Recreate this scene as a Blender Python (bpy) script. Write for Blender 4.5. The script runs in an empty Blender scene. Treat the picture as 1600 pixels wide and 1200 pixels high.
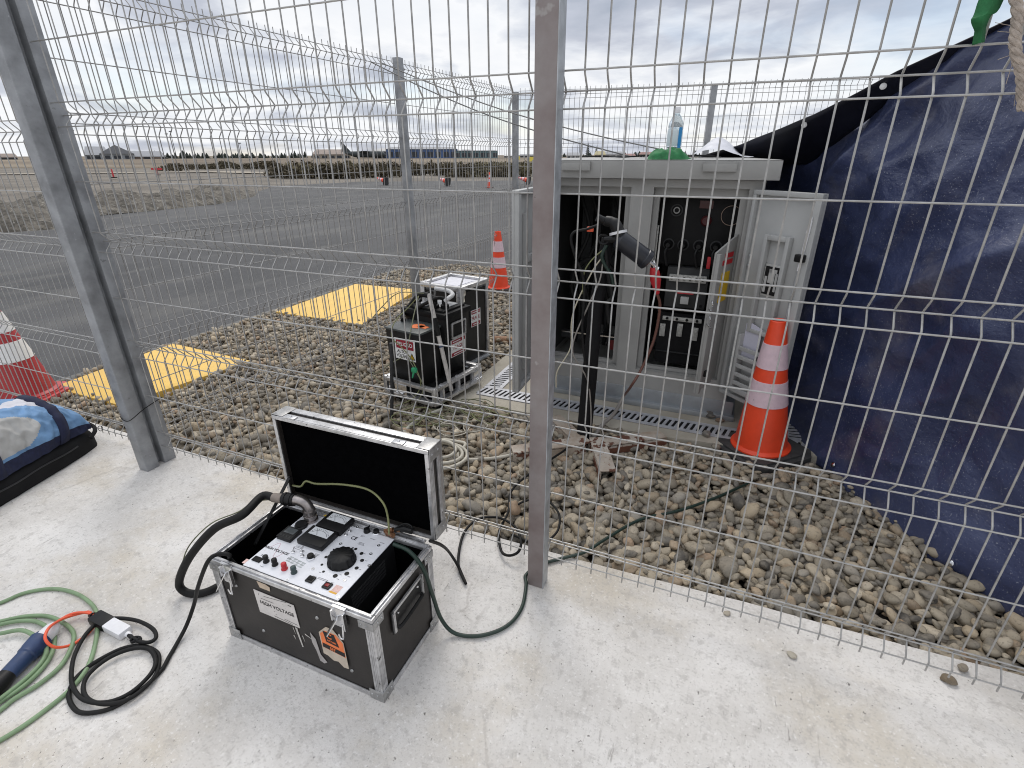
import bpy, bmesh, math, random
import numpy as np
from mathutils import Vector, Matrix, noise as mnoise
random.seed(7); rng = np.random.default_rng(11)
scene = bpy.context.scene
R = math.radians
# ------------------------------------------------------------------ camera
# world axes: X runs along the near fence (to the right), Y away from the camera, Z up, z=0 is the concrete
CAMZ = 1.4448
PITCH, ROLL, YAW, FPX = R(24.041), R(-0.152), R(22.634), 802.58
_cp, _sp = math.cos(PITCH), math.sin(PITCH)
_F = Vector((0, _cp, -_sp)); _U = Vector((0, _sp, _cp)); _R = Vector((1, 0, 0))
_r = math.cos(ROLL)*_R + math.sin(ROLL)*_U; _u = -math.sin(ROLL)*_R + math.cos(ROLL)*_U
_Z = Matrix.Rotation(YAW, 3, 'Z')
CR, CU, CF = _Z @ _r, _Z @ _u, _Z @ _F
cd = bpy.data.cameras.new('camera'); cam = bpy.data.objects.new('camera', cd); scene.collection.objects.link(cam)
cd.sensor_width = 36; cd.sensor_fit = 'HORIZONTAL'; cd.lens = 36*FPX/1600; cd.clip_start = 0.02; cd.clip_end = 6000
M = Matrix((( CR.x, CU.x, -CF.x, 0), (CR.y, CU.y, -CF.y, 0), (CR.z, CU.z, -CF.z, CAMZ), (0, 0, 0, 1)))
cam.matrix_world = M
scene.camera = cam
def ray(px, py): return CR*((px-800)/FPX) + CU*((600-py)/FPX) + CF
def G(px, py, z=0.0):                       # where the sight line of a photo pixel meets height z (survey helper)
    v = ray(px, py); t = (z-CAMZ)/v.z
    return Vector((v.x*t, v.y*t, z))
def GY(px, py, y):                          # ... meets the vertical plane Y=y
    v = ray(px, py); t = y/v.y
    return Vector((v.x*t, y, CAMZ+v.z*t))
def GD(px, py, P):                          # ... at the same distance ahead as point P
    h = Vector((-math.sin(YAW), math.cos(YAW), 0)); v = ray(px, py); t = Vector(P[:2]+(0,) if isinstance(P, tuple) else (P.x, P.y, 0)).dot(h)/v.dot(h)
    return Vector((v.x*t, v.y*t, CAMZ+v.z*t))
# ------------------------------------------------------------------ world, sun, exposure
SUN_EL, SUN_AZ = R(52), R(-28)
w = bpy.data.worlds.new('World'); scene.world = w; w.use_nodes = True
nt = w.node_tree; N = nt.nodes; L = nt.links; N.clear()
out = N.new('ShaderNodeOutputWorld'); sky = N.new('ShaderNodeTexSky'); sky.sky_type = 'NISHITA'; sky.sun_disc = False
sky.sun_elevation = SUN_EL; sky.sun_rotation = SUN_AZ; sky.air_density = 1.0; sky.dust_density = 0.6
bg1 = N.new('ShaderNodeBackground'); bg1.inputs[1].default_value = 0.11; L.new(sky.outputs[0], bg1.inputs[0])
tc = N.new('ShaderNodeTexCoord'); sep = N.new('ShaderNodeSeparateXYZ'); L.new(tc.outputs['Generated'], sep.inputs[0])
def mth(op, a, b=None, c=None):
    n = N.new('ShaderNodeMath'); n.operation = op
    for i, x in enumerate((a, b, c)):
        if x is None: continue
        if isinstance(x, (int, float)): n.inputs[i].default_value = x
        else: L.new(x, n.inputs[i])
    return n.outputs[0]
zz = mth('ADD', mth('MAXIMUM', sep.outputs[2], 0.0), 0.17)
cmb = N.new('ShaderNodeCombineXYZ'); L.new(mth('DIVIDE', sep.outputs[0], zz), cmb.inputs[0]); L.new(mth('DIVIDE', sep.outputs[1], zz), cmb.inputs[1])
def wn(scale, detail, off, rough=0.55, dist=0.0):
    mp = N.new('ShaderNodeMapping'); mp.inputs['Location'].default_value = off; L.new(cmb.outputs[0], mp.inputs[0])
    n = N.new('ShaderNodeTexNoise'); n.inputs['Scale'].default_value = scale; n.inputs['Detail'].default_value = detail
    n.inputs['Roughness'].default_value = rough; n.inputs['Distortion'].default_value = dist; L.new(mp.outputs[0], n.inputs[0]); return n.outputs[0]
def ramp(x, stops):
    n = N.new('ShaderNodeValToRGB'); e = n.color_ramp.elements
    while len(e) < len(stops): e.new(0.5)
    for i, (p, c) in enumerate(stops): e[i].position = p; e[i].color = (*c, 1) if not isinstance(c, (int, float)) else (c, c, c, 1)
    L.new(x, n.inputs[0]); return n.outputs[0]
ca = wn(0.85, 9, (3.1, 1.7, 0), 0.50, 0.5); cb_ = wn(2.2, 8, (8.2, 4.4, 0), 0.55, 0.3)
cl = mth('ADD', mth('MULTIPLY', ca, 0.65), mth('MULTIPLY', cb_, 0.35))
ccol = ramp(cl, [(0.33, (0.38, 0.42, 0.50)), (0.41, (0.51, 0.54, 0.62)), (0.465, (0.69, 0.72, 0.78)), (0.53, (0.88, 0.89, 0.91)), (0.68, (0.76, 0.79, 0.84))])
bg2 = N.new('ShaderNodeBackground'); L.new(ccol, bg2.inputs[0])
# an overcast sky is brighter overhead than at the horizon
up = N.new('ShaderNodeMapRange'); up.inputs[1].default_value = 0.30; up.inputs[2].default_value = 0.9; up.inputs[3].default_value = 1.0; up.inputs[4].default_value = 1.5
L.new(sep.outputs[2], up.inputs[0]); L.new(up.outputs[0], bg2.inputs[1])
cover = ramp(wn(0.8, 8, (1.3, 6.6, 0), 0.5, 0.3), [(0.30, 0.55), (0.45, 0.95), (0.6, 1.0)])
mx = N.new('ShaderNodeMixShader'); L.new(cover, mx.inputs[0]); L.new(bg1.outputs[0], mx.inputs[1]); L.new(bg2.outputs[0], mx.inputs[2]); L.new(mx.outputs[0], out.inputs[0])
sl = bpy.data.lights.new('sun', 'SUN'); sl.energy = 1.25; sl.angle = R(24); sl.color = (1.0, 0.94, 0.86)
so = bpy.data.objects.new('sun', sl); scene.collection.objects.link(so)
# nishita sun_rotation r: sun stands towards (sin r, cos r)
sd = Vector((math.sin(SUN_AZ)*math.cos(SUN_EL), math.cos(SUN_AZ)*math.cos(SUN_EL), math.sin(SUN_EL)))
so.rotation_euler = sd.to_track_quat('Z', 'Y').to_euler()
scene.view_settings.view_transform = 'Standard'; scene.view_settings.look = 'None'; scene.view_settings.exposure = 0.14; scene.view_settings.gamma = 1.0
scene.view_settings.use_curve_mapping = False
scene.cycles.pixel_filter_type = 'BLACKMAN_HARRIS'; scene.cycles.filter_width = 1.05
# ------------------------------------------------------------------ materials
MATS = {}
def mat(name, col, rough=0.6, metal=0.0, var=0.0, vscale=6.0, bump=0.0, bscale=40.0, col2=None, spots=None, spec=0.5, stretch=None, coat=0.0, trans=0.0, alpha=1.0, rvar=0.0):
    if name in MATS: return MATS[name]
    m = bpy.data.materials.new(name); m.use_nodes = True; t = m.node_tree; b = t.nodes['Principled BSDF']; MATS[name] = m
    b.inputs['Base Color'].default_value = (*col, 1); b.inputs['Roughness'].default_value = rough; b.inputs['Metallic'].default_value = metal
    b.inputs['Specular IOR Level'].default_value = spec; b.inputs['Coat Weight'].default_value = coat; b.inputs['Transmission Weight'].default_value = trans; b.inputs['Alpha'].default_value = alpha
    co = t.nodes.new('ShaderNodeTexCoord'); src = co.outputs['Object']
    if stretch:
        mp = t.nodes.new('ShaderNodeMapping'); mp.inputs['Scale'].default_value = stretch; t.links.new(src, mp.inputs[0]); src = mp.outputs[0]
    def nz(sc, det=6, rg=0.6):
        n = t.nodes.new('ShaderNodeTexNoise'); n.inputs['Scale'].default_value = sc; n.inputs['Detail'].default_value = det; n.inputs['Roughness'].default_value = rg
        t.links.new(src, n.inputs[0]); return n.outputs[0]
    def rmp(x, a, b_, ca=(0, 0, 0), cb=(1, 1, 1)):
        n = t.nodes.new('ShaderNodeValToRGB'); n.color_ramp.elements[0].position = a; n.color_ramp.elements[1].position = b_
        n.color_ramp.elements[0].color = (*ca, 1); n.color_ramp.elements[1].color = (*cb, 1); t.links.new(x, n.inputs[0]); return n.outputs[0]
    def mixc(f, a, c):
        n = t.nodes.new('ShaderNodeMix'); n.data_type = 'RGBA'
        if isinstance(f, float): n.inputs[0].default_value = f
        else: t.links.new(f, n.inputs[0])
        for i, x in ((6, a), (7, c)):
            if isinstance(x, tuple): n.inputs[i].default_value = (*x, 1)
            else: t.links.new(x, n.inputs[i])
        return n.outputs[2]
    cur = None
    if var or col2:
        c2 = col2 if col2 else tuple(max(0, c*(1-var)) for c in col)
        c1 = col if col2 else tuple(min(1, c*(1+var*.6)) for c in col)
        cur = mixc(rmp(nz(vscale), 0.35, 0.65), c2, c1)
    if spots:                                # (scale, threshold, colour)
        for sc, th, sc_col in spots: cur = mixc(rmp(nz(sc, 4, 0.6), th, th+0.03), cur if cur else col, sc_col)
    if cur: t.links.new(cur, b.inputs['Base Color'])
    if rvar:
        rr = t.nodes.new('ShaderNodeMapRange'); rr.inputs[3].default_value = max(0, rough-rvar); rr.inputs[4].default_value = min(1, rough+rvar); t.links.new(nz(vscale*2), rr.inputs[0]); t.links.new(rr.outputs[0], b.inputs['Roughness'])
    if bump:
        bp = t.nodes.new('ShaderNodeBump'); bp.inputs['Strength'].default_value = bump; bp.inputs['Distance'].default_value = 0.01
        t.links.new(nz(bscale), bp.inputs['Height']); t.links.new(bp.outputs[0], b.inputs['Normal'])
    return m
GALV = mat('galvanised steel', (0.42, 0.44, 0.46), 0.5, 0.55, 0.22, 22, 0.05, 60, rvar=.12)
GALVP = mat('galvanised post', (0.30, 0.31, 0.325), 0.55, 0.4, 0.30, 9, 0.05, 60, rvar=.15, spots=[(16, .66, (.22, .225, .235)), (55, .70, (.40, .41, .42))])
RUSTP = mat('weathered post', (0.29, 0.265, 0.26), 0.6, 0.3, 0.0, 5, 0.05, 60, col2=(0.19, 0.15, 0.145), spots=[(9, .64, (.33, .31, .30)), (40, .70, (.15, .12, .115))])
WIRE = mat('galvanised wire', (0.385, 0.38, 0.37), 0.42, 0.5, 0.2, 30)
FWIRE = mat('weathered wire', (0.31, 0.305, 0.30), 0.45, 0.4, 0.15, 30)
ALU = mat('brushed aluminium', (0.62, 0.62, 0.63), 0.38, 0.85, 0.25, 30, 0.08, 120, spots=[(45, .66, (.16, .16, .16))])
CHROME = mat('bright steel', (0.75, 0.75, 0.76), 0.22, 1.0, 0.1, 40)
CASEBLK = mat('dark case laminate', (0.023, 0.0195, 0.0175), 0.5, 0, 0.25, 12, 0.05, 90, spots=[(60, .74, (.14, .13, .12)), (16, .70, (.045, .041, .038))], spec=.35)
FOAM = mat('black case lining', (0.0022, 0.0022, 0.0026), 0.95, 0, 0.2, 40, 0.1, 200, spec=.0)
BLK = mat('black plastic', (0.008, 0.008, 0.0085), 0.45, 0, 0.2, 30, spec=.3)
BLKM = mat('matt black', (0.010, 0.010, 0.011), 0.8, 0, 0.2, 30, spec=.2)
RUB = mat('black rubber', (0.010, 0.010, 0.010), 0.6, 0, 0.3, 50, spec=.25)
PANELW = mat('white control panel', (0.74, 0.75, 0.79), 0.35, 0, 0.03, 60)
WHITE = mat('white print', (0.78, 0.78, 0.78), 0.5, 0, 0.05, 60)
WHITEP = mat('white plastic', (0.72, 0.72, 0.74), 0.4, 0, 0.06, 30)
PAPER = mat('creased paper', (0.62, 0.59, 0.57), 0.7, 0, 0.08, 50, spots=[(26, .64, (.12, .11, .10))])
REDP = mat('red plastic', (0.50, 0.02, 0.03), 0.4, 0, 0.15, 20)
REDD = mat('dark red print', (0.28, 0.012, 0.03), 0.5)
ORANGE = mat('orange card', (0.80, 0.20, 0.06), 0.6, 0, 0.1, 40)
CONE = mat('fluorescent orange cone', (0.80, 0.065, 0.018), 0.42, 0, 0.10, 8, spots=[(30, .72, (.35, .03, .01))])
CONEOLD = mat('faded red cone', (0.40, 0.03, 0.035), 0.5, 0, 0.15, 8, spots=[(14, .68, (.20, .02, .02))])
CONEOLDB = mat('faded cone foot', (0.52, 0.08, 0.08), 0.55, 0, 0.15, 10)
BAND = mat('reflective sleeve', (0.66, 0.50, 0.55), 0.35, 0, 0.08, 40, spots=[(60, .68, (.45, .36, .38))])
CABGREY = mat('grey cabinet enamel', (0.315, 0.313, 0.302), 0.45, 0, 0.10, 5, 0.02, 60, rvar=.08)
CABIN = mat('grey cabinet door inside', (0.385, 0.39, 0.385), 0.42, 0, 0.08, 5)
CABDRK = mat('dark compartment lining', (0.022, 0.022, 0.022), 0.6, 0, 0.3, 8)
DRKG = mat('dark grey equipment', (0.009, 0.009, 0.0095), 0.6, 0, 0.25, 12, spec=.18)
MIDG = mat('mid grey equipment', (0.036, 0.037, 0.038), 0.55, 0, 0.2, 12, spec=.25)
YEL = mat('yellow print', (0.62, 0.40, 0.02), 0.5)
YELPAD = mat('yellow painted concrete', (0.78, 0.50, 0.11), 0.6, 0, 0.0, 4, 0.15, 60, col2=(0.70, 0.455, 0.11), spots=[(30, .72, (.50, .34, .12))])
PADC = mat('pale cast concrete', (0.44, 0.41, 0.345), 0.85, 0, 0.0, 3, 0.25, 60, col2=(0.33, 0.30, 0.245), spots=[(40, .70, (.18, .17, .14))])
TIMB = mat('white flaking paint over rust', (0.47, 0.425, 0.365), 0.75, 0, 0.0, 9, 0.2, 60, col2=(0.33, 0.26, 0.20), spots=[(11, .565, (.12, .05, .03)), (60, .64, (.20, .10, .06))])
TIMR = mat('rusty steel', (0.15, 0.06, 0.035), 0.8, 0, 0.3, 20, 0.2, 60)
LOGM = mat('brown clay pipe', (0.30, 0.17, 0.10), 0.8, 0, 0.25, 12, 0.2, 40)
NAVYF = mat('navy webbing', (0.010, 0.014, 0.045), 0.85, 0, 0.2, 60, 0.1, 300)
BLUEF = mat('sky blue nylon', (0.15, 0.29, 0.50), 0.7, 0, 0.22, 10, 0.15, 30)
GREYF = mat('grey nylon', (0.43, 0.43, 0.42), 0.75, 0, 0.12, 10, 0.15, 30)
LTGF = mat('pale grey nylon', (0.58, 0.58, 0.63), 0.75, 0, 0.1, 10, 0.15, 30)
BLKF = mat('black nylon', (0.009, 0.009, 0.010), 0.8, 0, 0.3, 10, 0.15, 40, spec=.25)
GREENC = mat('sage green cable sheath', (0.20, 0.30, 0.165), 0.5, 0, 0.15, 14)
DGREEN = mat('dark green cable sheath', (0.010, 0.028, 0.020), 0.45, 0, 0.15, 20)
YGREEN = mat('yellow green earth wire', (0.185, 0.195, 0.085), 0.5, 0, 0.2, 20)
ORCORD = mat('orange cord', (0.78, 0.11, 0.045), 0.45, 0, 0.1, 20)
HOSE = mat('off white hose', (0.45, 0.42, 0.35), 0.5, 0, 0.15, 10)
OLIVE = mat('olive wire', (0.17, 0.175, 0.105), 0.6, 0, 0.2, 20)
BLUEP = mat('dark blue plastic plug', (0.022, 0.045, 0.115), 0.4, 0, 0.2, 20)
GREENCL = mat('green cloth', (0.018, 0.155, 0.05), 0.8, 0, 0.3, 25, 0.2, 90)
TEAL = mat('green tape', (0.03, 0.33, 0.15), 0.5)
ROPE = mat('frayed rope', (0.42, 0.36, 0.31), 0.9, 0, 0.35, 60, 0.6, 120, spots=[(30, .66, (.30, .12, .08))])
CONNM = mat('tarnished connector metal', (0.36, 0.33, 0.32), 0.3, 0.9, 0.25, 25)
COPPER = mat('copper clip', (0.30, 0.15, 0.08), 0.35, 0.8, 0.3, 40)
GLASSY = mat('meter scale', (0.66, 0.68, 0.70), 0.15, 0, 0.04, 20)
LCD = mat('grey display glass', (0.10, 0.11, 0.115), 0.12, 0, 0.2, 20)
BROWNC = mat('brown cable sheath', (0.14, 0.06, 0.045), 0.5, 0, 0.2, 20)
PETB = mat('clear bottle plastic', (0.82, 0.90, 0.93), 0.08, 0, 0.03, 10, trans=.9)
LBLUE = mat('blue bottle label', (0.03, 0.25, 0.55), 0.4)
SHEET = mat('pale grey plastic sheet', (0.52, 0.53, 0.58), 0.4, 0, 0.12, 14)
# asphalt, ground, concrete, gravel, tarpaulin get their own node trees
def nodemat(name):
    m = bpy.data.materials.new(name); m.use_nodes = True; t = m.node_tree; return m, t, t.nodes['Principled BSDF']
class T:
    def __init__(s, t, space='Object'):
        s.t = t; s.co = t.nodes.new('ShaderNodeTexCoord').outputs[space]
    def noise(s, scale, det=6, rg=.6, stretch=None, off=(0, 0, 0), dist=0, rot=0):
        src = s.co
        if stretch or off != (0, 0, 0) or rot:
            mp = s.t.nodes.new('ShaderNodeMapping'); mp.inputs['Scale'].default_value = stretch or (1, 1, 1); mp.inputs['Location'].default_value = off; mp.inputs['Rotation'].default_value = (0, 0, rot)
            s.t.links.new(src, mp.inputs[0]); src = mp.outputs[0]
        n = s.t.nodes.new('ShaderNodeTexNoise'); n.inputs['Scale'].default_value = scale; n.inputs['Detail'].default_value = det; n.inputs['Roughness'].default_value = rg; n.inputs['Distortion'].default_value = dist
        s.t.links.new(src, n.inputs[0]); return n.outputs[0]
    def ramp(s, x, a, b):
        n = s.t.nodes.new('ShaderNodeMapRange'); n.inputs[1].default_value = a; n.inputs[2].default_value = b; n.interpolation_type = 'SMOOTHSTEP'; s.t.links.new(x, n.inputs[0]); return n.outputs[0]
    def mul(s, a, b):
        n = s.t.nodes.new('ShaderNodeMath'); n.operation = 'MULTIPLY'
        for i, x in enumerate((a, b)):
            if isinstance(x, (int, float)): n.inputs[i].default_value = x
            else: s.t.links.new(x, n.inputs[i])
        return n.outputs[0]
    def mix(s, f, a, c):
        n = s.t.nodes.new('ShaderNodeMix'); n.data_type = 'RGBA'
        if isinstance(f, (int, float)): n.inputs[0].default_value = f
        else: s.t.links.new(f, n.inputs[0])
        for i, x in ((6, a), (7, c)):
            if isinstance(x, tuple): n.inputs[i].default_value = (*x, 1)
            else: s.t.links.new(x, n.inputs[i])
        return n.outputs[2]
    def bump(s, b, x, st, d):
        n = s.t.nodes.new('ShaderNodeBump'); n.inputs['Strength'].default_value = st; n.inputs['Distance'].default_value = d; s.t.links.new(x, n.inputs['Height']); s.t.links.new(n.outputs[0], b.inputs['Normal'])
# white-coated concrete: trowel mottling, grit, yellow-brown stains, scrape marks and hair cracks
CONC, t, b = nodemat('white coated concrete'); q = T(t)
c = q.mix(q.ramp(q.noise(2.2, 8, .65), .35, .65), (0.58, 0.556, 0.525), (0.715, 0.694, 0.668))
c = q.mix(q.mul(q.ramp(q.noise(1.3, 6, .65, off=(3, 1, 0)), .48, .66), .6), c, (0.50, 0.44, 0.345))
c = q.mix(q.mul(q.ramp(q.noise(24, 6, .7), .52, .64), .40), c, (0.36, 0.34, 0.32))
c = q.mix(q.mul(q.ramp(q.noise(95, 4, .75), .52, .64), .42), c, (0.36, 0.34, 0.315))
c = q.mix(q.mul(q.ramp(q.noise(70, 4, .75, off=(8, 8, 0)), .56, .66), .6), c, (0.78, 0.76, 0.74))
c = q.mix(q.mul(q.ramp(q.noise(75, 4, .6), .66, .69), .8), c, (0.10, 0.09, 0.08))
scr = q.mul(q.ramp(q.noise(9, 5, .7, stretch=(7, 1, 1), rot=.5), .60, .68), q.ramp(q.noise(1.6, 3, .5, off=(7, 2, 0)), .5, .62))
c = q.mix(q.mul(scr, .7), c, (0.28, 0.26, 0.24))
v = t.nodes.new('ShaderNodeTexVoronoi'); v.feature = 'DISTANCE_TO_EDGE'; v.inputs['Scale'].default_value = 1.3
wv = t.nodes.new('ShaderNodeMix'); wv.data_type = 'VECTOR'; wv.inputs[0].default_value = .35; t.links.new(q.co, wv.inputs[4])
nn_ = t.nodes.new('ShaderNodeTexNoise'); nn_.inputs['Scale'].default_value = 3; nn_.inputs['Detail'].default_value = 6; t.links.new(q.co, nn_.inputs[0]); t.links.new(nn_.outputs['Color'], wv.inputs[5]); t.links.new(wv.outputs[1], v.inputs[0])
ck = q.mul(q.ramp(v.outputs[0], .008, .002), q.ramp(q.noise(.9, 3, .5, off=(2, 9, 0)), .52, .6))
c = q.mix(q.mul(ck, .25), c, (0.25, 0.22, 0.19))
t.links.new(c, b.inputs['Base Color']); b.inputs['Roughness'].default_value = .8; b.inputs['Specular IOR Level'].default_value = .3
q.bump(b, q.noise(80, 7, .75), .5, .006)
ASPH, t, b = nodemat('grey asphalt'); q = T(t)
c = q.mix(q.ramp(q.noise(.35, 7, .65, stretch=(1, .45, 1)), .35, .68), (0.038, 0.039, 0.042), (0.076, 0.076, 0.078))
c = q.mix(q.mul(q.ramp(q.noise(1.6, 6, .6, stretch=(1, .3, 1), off=(4, 0, 0)), .5, .64), .6), c, (0.105, 0.103, 0.098))
c = q.mix(q.mul(q.ramp(q.noise(60, 3, .7), .55, .65), .6), c, (0.13, 0.128, 0.122))
t.links.new(c, b.inputs['Base Color']); b.inputs['Roughness'].default_value = .85; q.bump(b, q.noise(90, 4, .7), .35, .006)
DIRT, t, b = nodemat('grey brown dirt'); q = T(t)
c = q.mix(q.ramp(q.noise(.25, 8, .65), .35, .65), (0.115, 0.10, 0.082), (0.195, 0.172, 0.142))
c = q.mix(q.mul(q.ramp(q.noise(14, 4, .7), .54, .64), .6), c, (0.33, 0.31, 0.28)); c = q.mix(q.mul(q.ramp(q.noise(10, 4, .7, off=(5, 5, 0)), .56, .66), .7), c, (0.06, 0.052, 0.042))
t.links.new(c, b.inputs['Base Color']); b.inputs['Roughness'].default_value = .95; q.bump(b, q.noise(6, 8, .7), .8, .08)
FIELD, t, b = nodemat('dry grass field'); q = T(t)
c = q.mix(q.ramp(q.noise(.02, 8, .65, stretch=(.25, 1, 1), rot=.4), .38, .62), (0.115, 0.085, 0.058), (0.215, 0.172, 0.118))
c = q.mix(q.ramp(q.noise(.035, 5, .6, stretch=(.15, 1, 1), off=(9, 3, 0), rot=.4), .55, .62), c, (0.09, 0.075, 0.05))
t.links.new(c, b.inputs['Base Color']); b.inputs['Roughness'].default_value = .95
RUBBLE, t, b = nodemat('stony spoil'); q = T(t)
c = q.mix(q.ramp(q.noise(3, 8, .7), .38, .62), (0.075, 0.067, 0.055), (0.20, 0.18, 0.15)); c = q.mix(q.mul(q.ramp(q.noise(9, 5, .7), .58, .64), .8), c, (0.38, 0.36, 0.32)); c = q.mix(q.mul(q.ramp(q.noise(7, 5, .7, off=(3, 3, 0)), .56, .64), .8), c, (0.045, 0.04, 0.032))
t.links.new(c, b.inputs['Base Color']); b.inputs['Roughness'].default_value = .95; q.bump(b, q.noise(10, 6, .8), 1, .08)
STONE, t, b = nodemat('river pebble'); q = T(t)
at = t.nodes.new('ShaderNodeAttribute'); at.attribute_name = 'tone'  # per-stone colour
c = q.mix(q.mul(q.ramp(q.noise(30, 5, .65), .42, .62), .30), at.outputs['Color'], (0.38, 0.33, 0.26)); c = q.mix(q.mul(q.ramp(q.noise(110, 3, .7), .56, .64), .4), c, (0.055, 0.05, 0.045))
t.links.new(c, b.inputs['Base Color']); b.inputs['Roughness'].default_value = .75; b.inputs['Specular IOR Level'].default_value = .35; q.bump(b, q.noise(120, 4, .7), .25, .003)
TARP, t, b = nodemat('dark blue tarpaulin'); q = T(t)
c = q.mix(q.ramp(q.noise(1.6, 7, .6), .35, .68), (0.027, 0.036, 0.090), (0.054, 0.068, 0.146))
c = q.mix(q.mul(q.ramp(q.noise(3.2, 6, .65, off=(4, 1, 2)), .52, .7), .5), c, (0.13, 0.125, 0.15))
c = q.mix(q.mul(q.mul(q.ramp(q.noise(150, 2, .6), .62, .72), q.ramp(q.noise(1.2, 4, .6, off=(1, 7, 3)), .40, .58)), .55), c, (0.38, 0.40, 0.46))
t.links.new(c, b.inputs['Base Color']); b.inputs['Roughness'].default_value = .36; b.inputs['Specular IOR Level'].default_value = .6
q.bump(b, q.noise(7, 5, .6, stretch=(1, 1, 1.3), dist=.2), .35, .04)
# ------------------------------------------------------------------ object helpers
COL = scene.collection; WM = {}
class MB:
    def __init__(s): s.v = []; s.f = []; s.m = []; s.cur = 0
    def add(s, vs, fs, X=None):
        o = len(s.v); s.v += [tuple(X @ Vector(p)) if X else tuple(p) for p in vs]; s.f += [tuple(i+o for i in f) for f in fs]; s.m += [s.cur]*len(fs); return s
    def box(s, c, size, X=None, bev=0.0, rz=0.0, taper=None):
        bm = bmesh.new(); bmesh.ops.create_cube(bm, size=1)
        for v in bm.verts:
            k = 1.0
            if taper and v.co.z < 0: k = taper
            v.co = Vector((v.co.x*size[0]*k, v.co.y*size[1]*k, v.co.z*size[2]))
        if bev: bmesh.ops.bevel(bm, geom=list(bm.edges), offset=bev, segments=2, affect='EDGES', profile=.6)
        Y = Matrix.Translation(c) @ Matrix.Rotation(rz, 4, 'Z')
        if X: Y = X @ Y
        bm.verts.index_update(); s.add([v.co for v in bm.verts], [[v.index for v in f.verts] for f in bm.faces], Y); bm.free(); return s
    def box2(s, a, b, bev=0.0, X=None):
        a = Vector(a); b = Vector(b); return s.box((a+b)/2, tuple(abs(x) for x in (b-a)), X, bev)
    def bar(s, a, b, wx, wy, bev=0.0, up=(0, 0, 1)):         # rectangular bar between two points
        a = Vector(a); b = Vector(b); z = (b-a).normalized(); x = Vector(up).cross(z)
        if x.length < 1e-4: x = Vector((1, 0, 0)).cross(z)
        x.normalize(); y = z.cross(x); X = Matrix((( x.x, y.x, z.x, a.x), (x.y, y.y, z.y, a.y), (x.z, y.z, z.z, a.z), (0, 0, 0, 1)))
        return s.box((0, 0, (b-a).length/2), (wx, wy, (b-a).length), X, bev)
    def tube(s, pts, r, n=8, cap=True):
        P = [Vector(p) for p in pts]; k = len(P); rs = r if isinstance(r, (list, tuple)) else [r]*k
        tg = [(P[min(i+1, k-1)]-P[max(i-1, 0)]).normalized() for i in range(k)]
        a = Vector((0, 0, 1)) if abs(tg[0].z) < .9 else Vector((1, 0, 0)); nx = tg[0].cross(a).normalized(); vs = []; fs = []
        for i in range(k):
            nx = (nx - tg[i]*nx.dot(tg[i])); nx = nx.normalized() if nx.length > 1e-6 else tg[i].orthogonal().normalized(); ny = tg[i].cross(nx)
            vs += [P[i] + (nx*math.cos(2*math.pi*j/n) + ny*math.sin(2*math.pi*j/n))*rs[i] for j in range(n)]
        for i in range(k-1): fs += [(i*n+j, i*n+(j+1) % n, (i+1)*n+(j+1) % n, (i+1)*n+j) for j in range(n)]
        if cap: fs += [tuple(reversed(range(n))), tuple((k-1)*n+j for j in range(n))]
        return s.add(vs, fs)
    def lathe(s, prof, c=(0, 0, 0), axis=(0, 0, 1), n=24, X=None, wav=None):
        q = Vector(axis).to_track_quat('Z', 'Y').to_matrix().to_4x4(); Y = Matrix.Translation(c) @ q
        if X: Y = X @ Y
        vs = []; k = len(prof)
        for r, z in prof: vs += [(r*(1+(wav[1]*math.cos(wav[0]*2*math.pi*j/n) if wav else 0))*math.cos(2*math.pi*j/n), r*(1+(wav[1]*math.cos(wav[0]*2*math.pi*j/n) if wav else 0))*math.sin(2*math.pi*j/n), z) for j in range(n)]
        fs = [(i*n+j, i*n+(j+1) % n, (i+1)*n+(j+1) % n, (i+1)*n+j) for i in range(k-1) for j in range(n)]
        if prof[0][0] > 1e-5 and prof[0] != prof[-1]: fs.append(tuple(reversed(range(n))))
        if prof[-1][0] > 1e-5 and prof[0] != prof[-1]: fs.append(tuple((k-1)*n+j for j in range(n)))
        return s.add(vs, fs, Y)
    def prism(s, poly, t, X=None):           # polygon in local xy, thickness along local z
        n = len(poly); vs = [(x, y, 0) for x, y in poly] + [(x, y, t) for x, y in poly]
        return s.add(vs, [tuple(reversed(range(n))), tuple(range(n, 2*n))] + [(i, (i+1) % n, (i+1) % n+n, i+n) for i in range(n)], X)
    def build(s, name, m, parent=None, loc=None, angle=35, vcol=None):
        me = bpy.data.meshes.new(name)
        if parent is not None: inv = WM[parent].inverted(); vs = [inv @ Vector(v) for v in s.v]
        elif loc is not None: vs = [Vector(v)-Vector(loc) for v in s.v]
        else: vs = s.v
        me.from_pydata([tuple(v) for v in vs], [], s.f)
        for x in (m if isinstance(m, (list, tuple)) else [m]): me.materials.append(x)
        if isinstance(m, (list, tuple)): me.polygons.foreach_set('material_index', s.m)
        bm = bmesh.new(); bm.from_mesh(me); bmesh.ops.recalc_face_normals(bm, faces=bm.faces); bm.to_mesh(me); bm.free()
        me.polygons.foreach_set('use_smooth', [True]*len(me.polygons)); me.set_sharp_from_angle(angle=R(angle)); me.update()
        o = bpy.data.objects.new(name, me); COL.objects.link(o)
        if parent is not None: o.parent = parent; WM[o] = WM[parent]
        else:
            if loc is not None: o.location = loc
            WM[o] = Matrix.Translation(loc) if loc is not None else Matrix()
        return o
def tag(o, label, cat, group=None):
    o['label'] = label; o['category'] = cat
    if group: o['group'] = group
    return o
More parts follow.
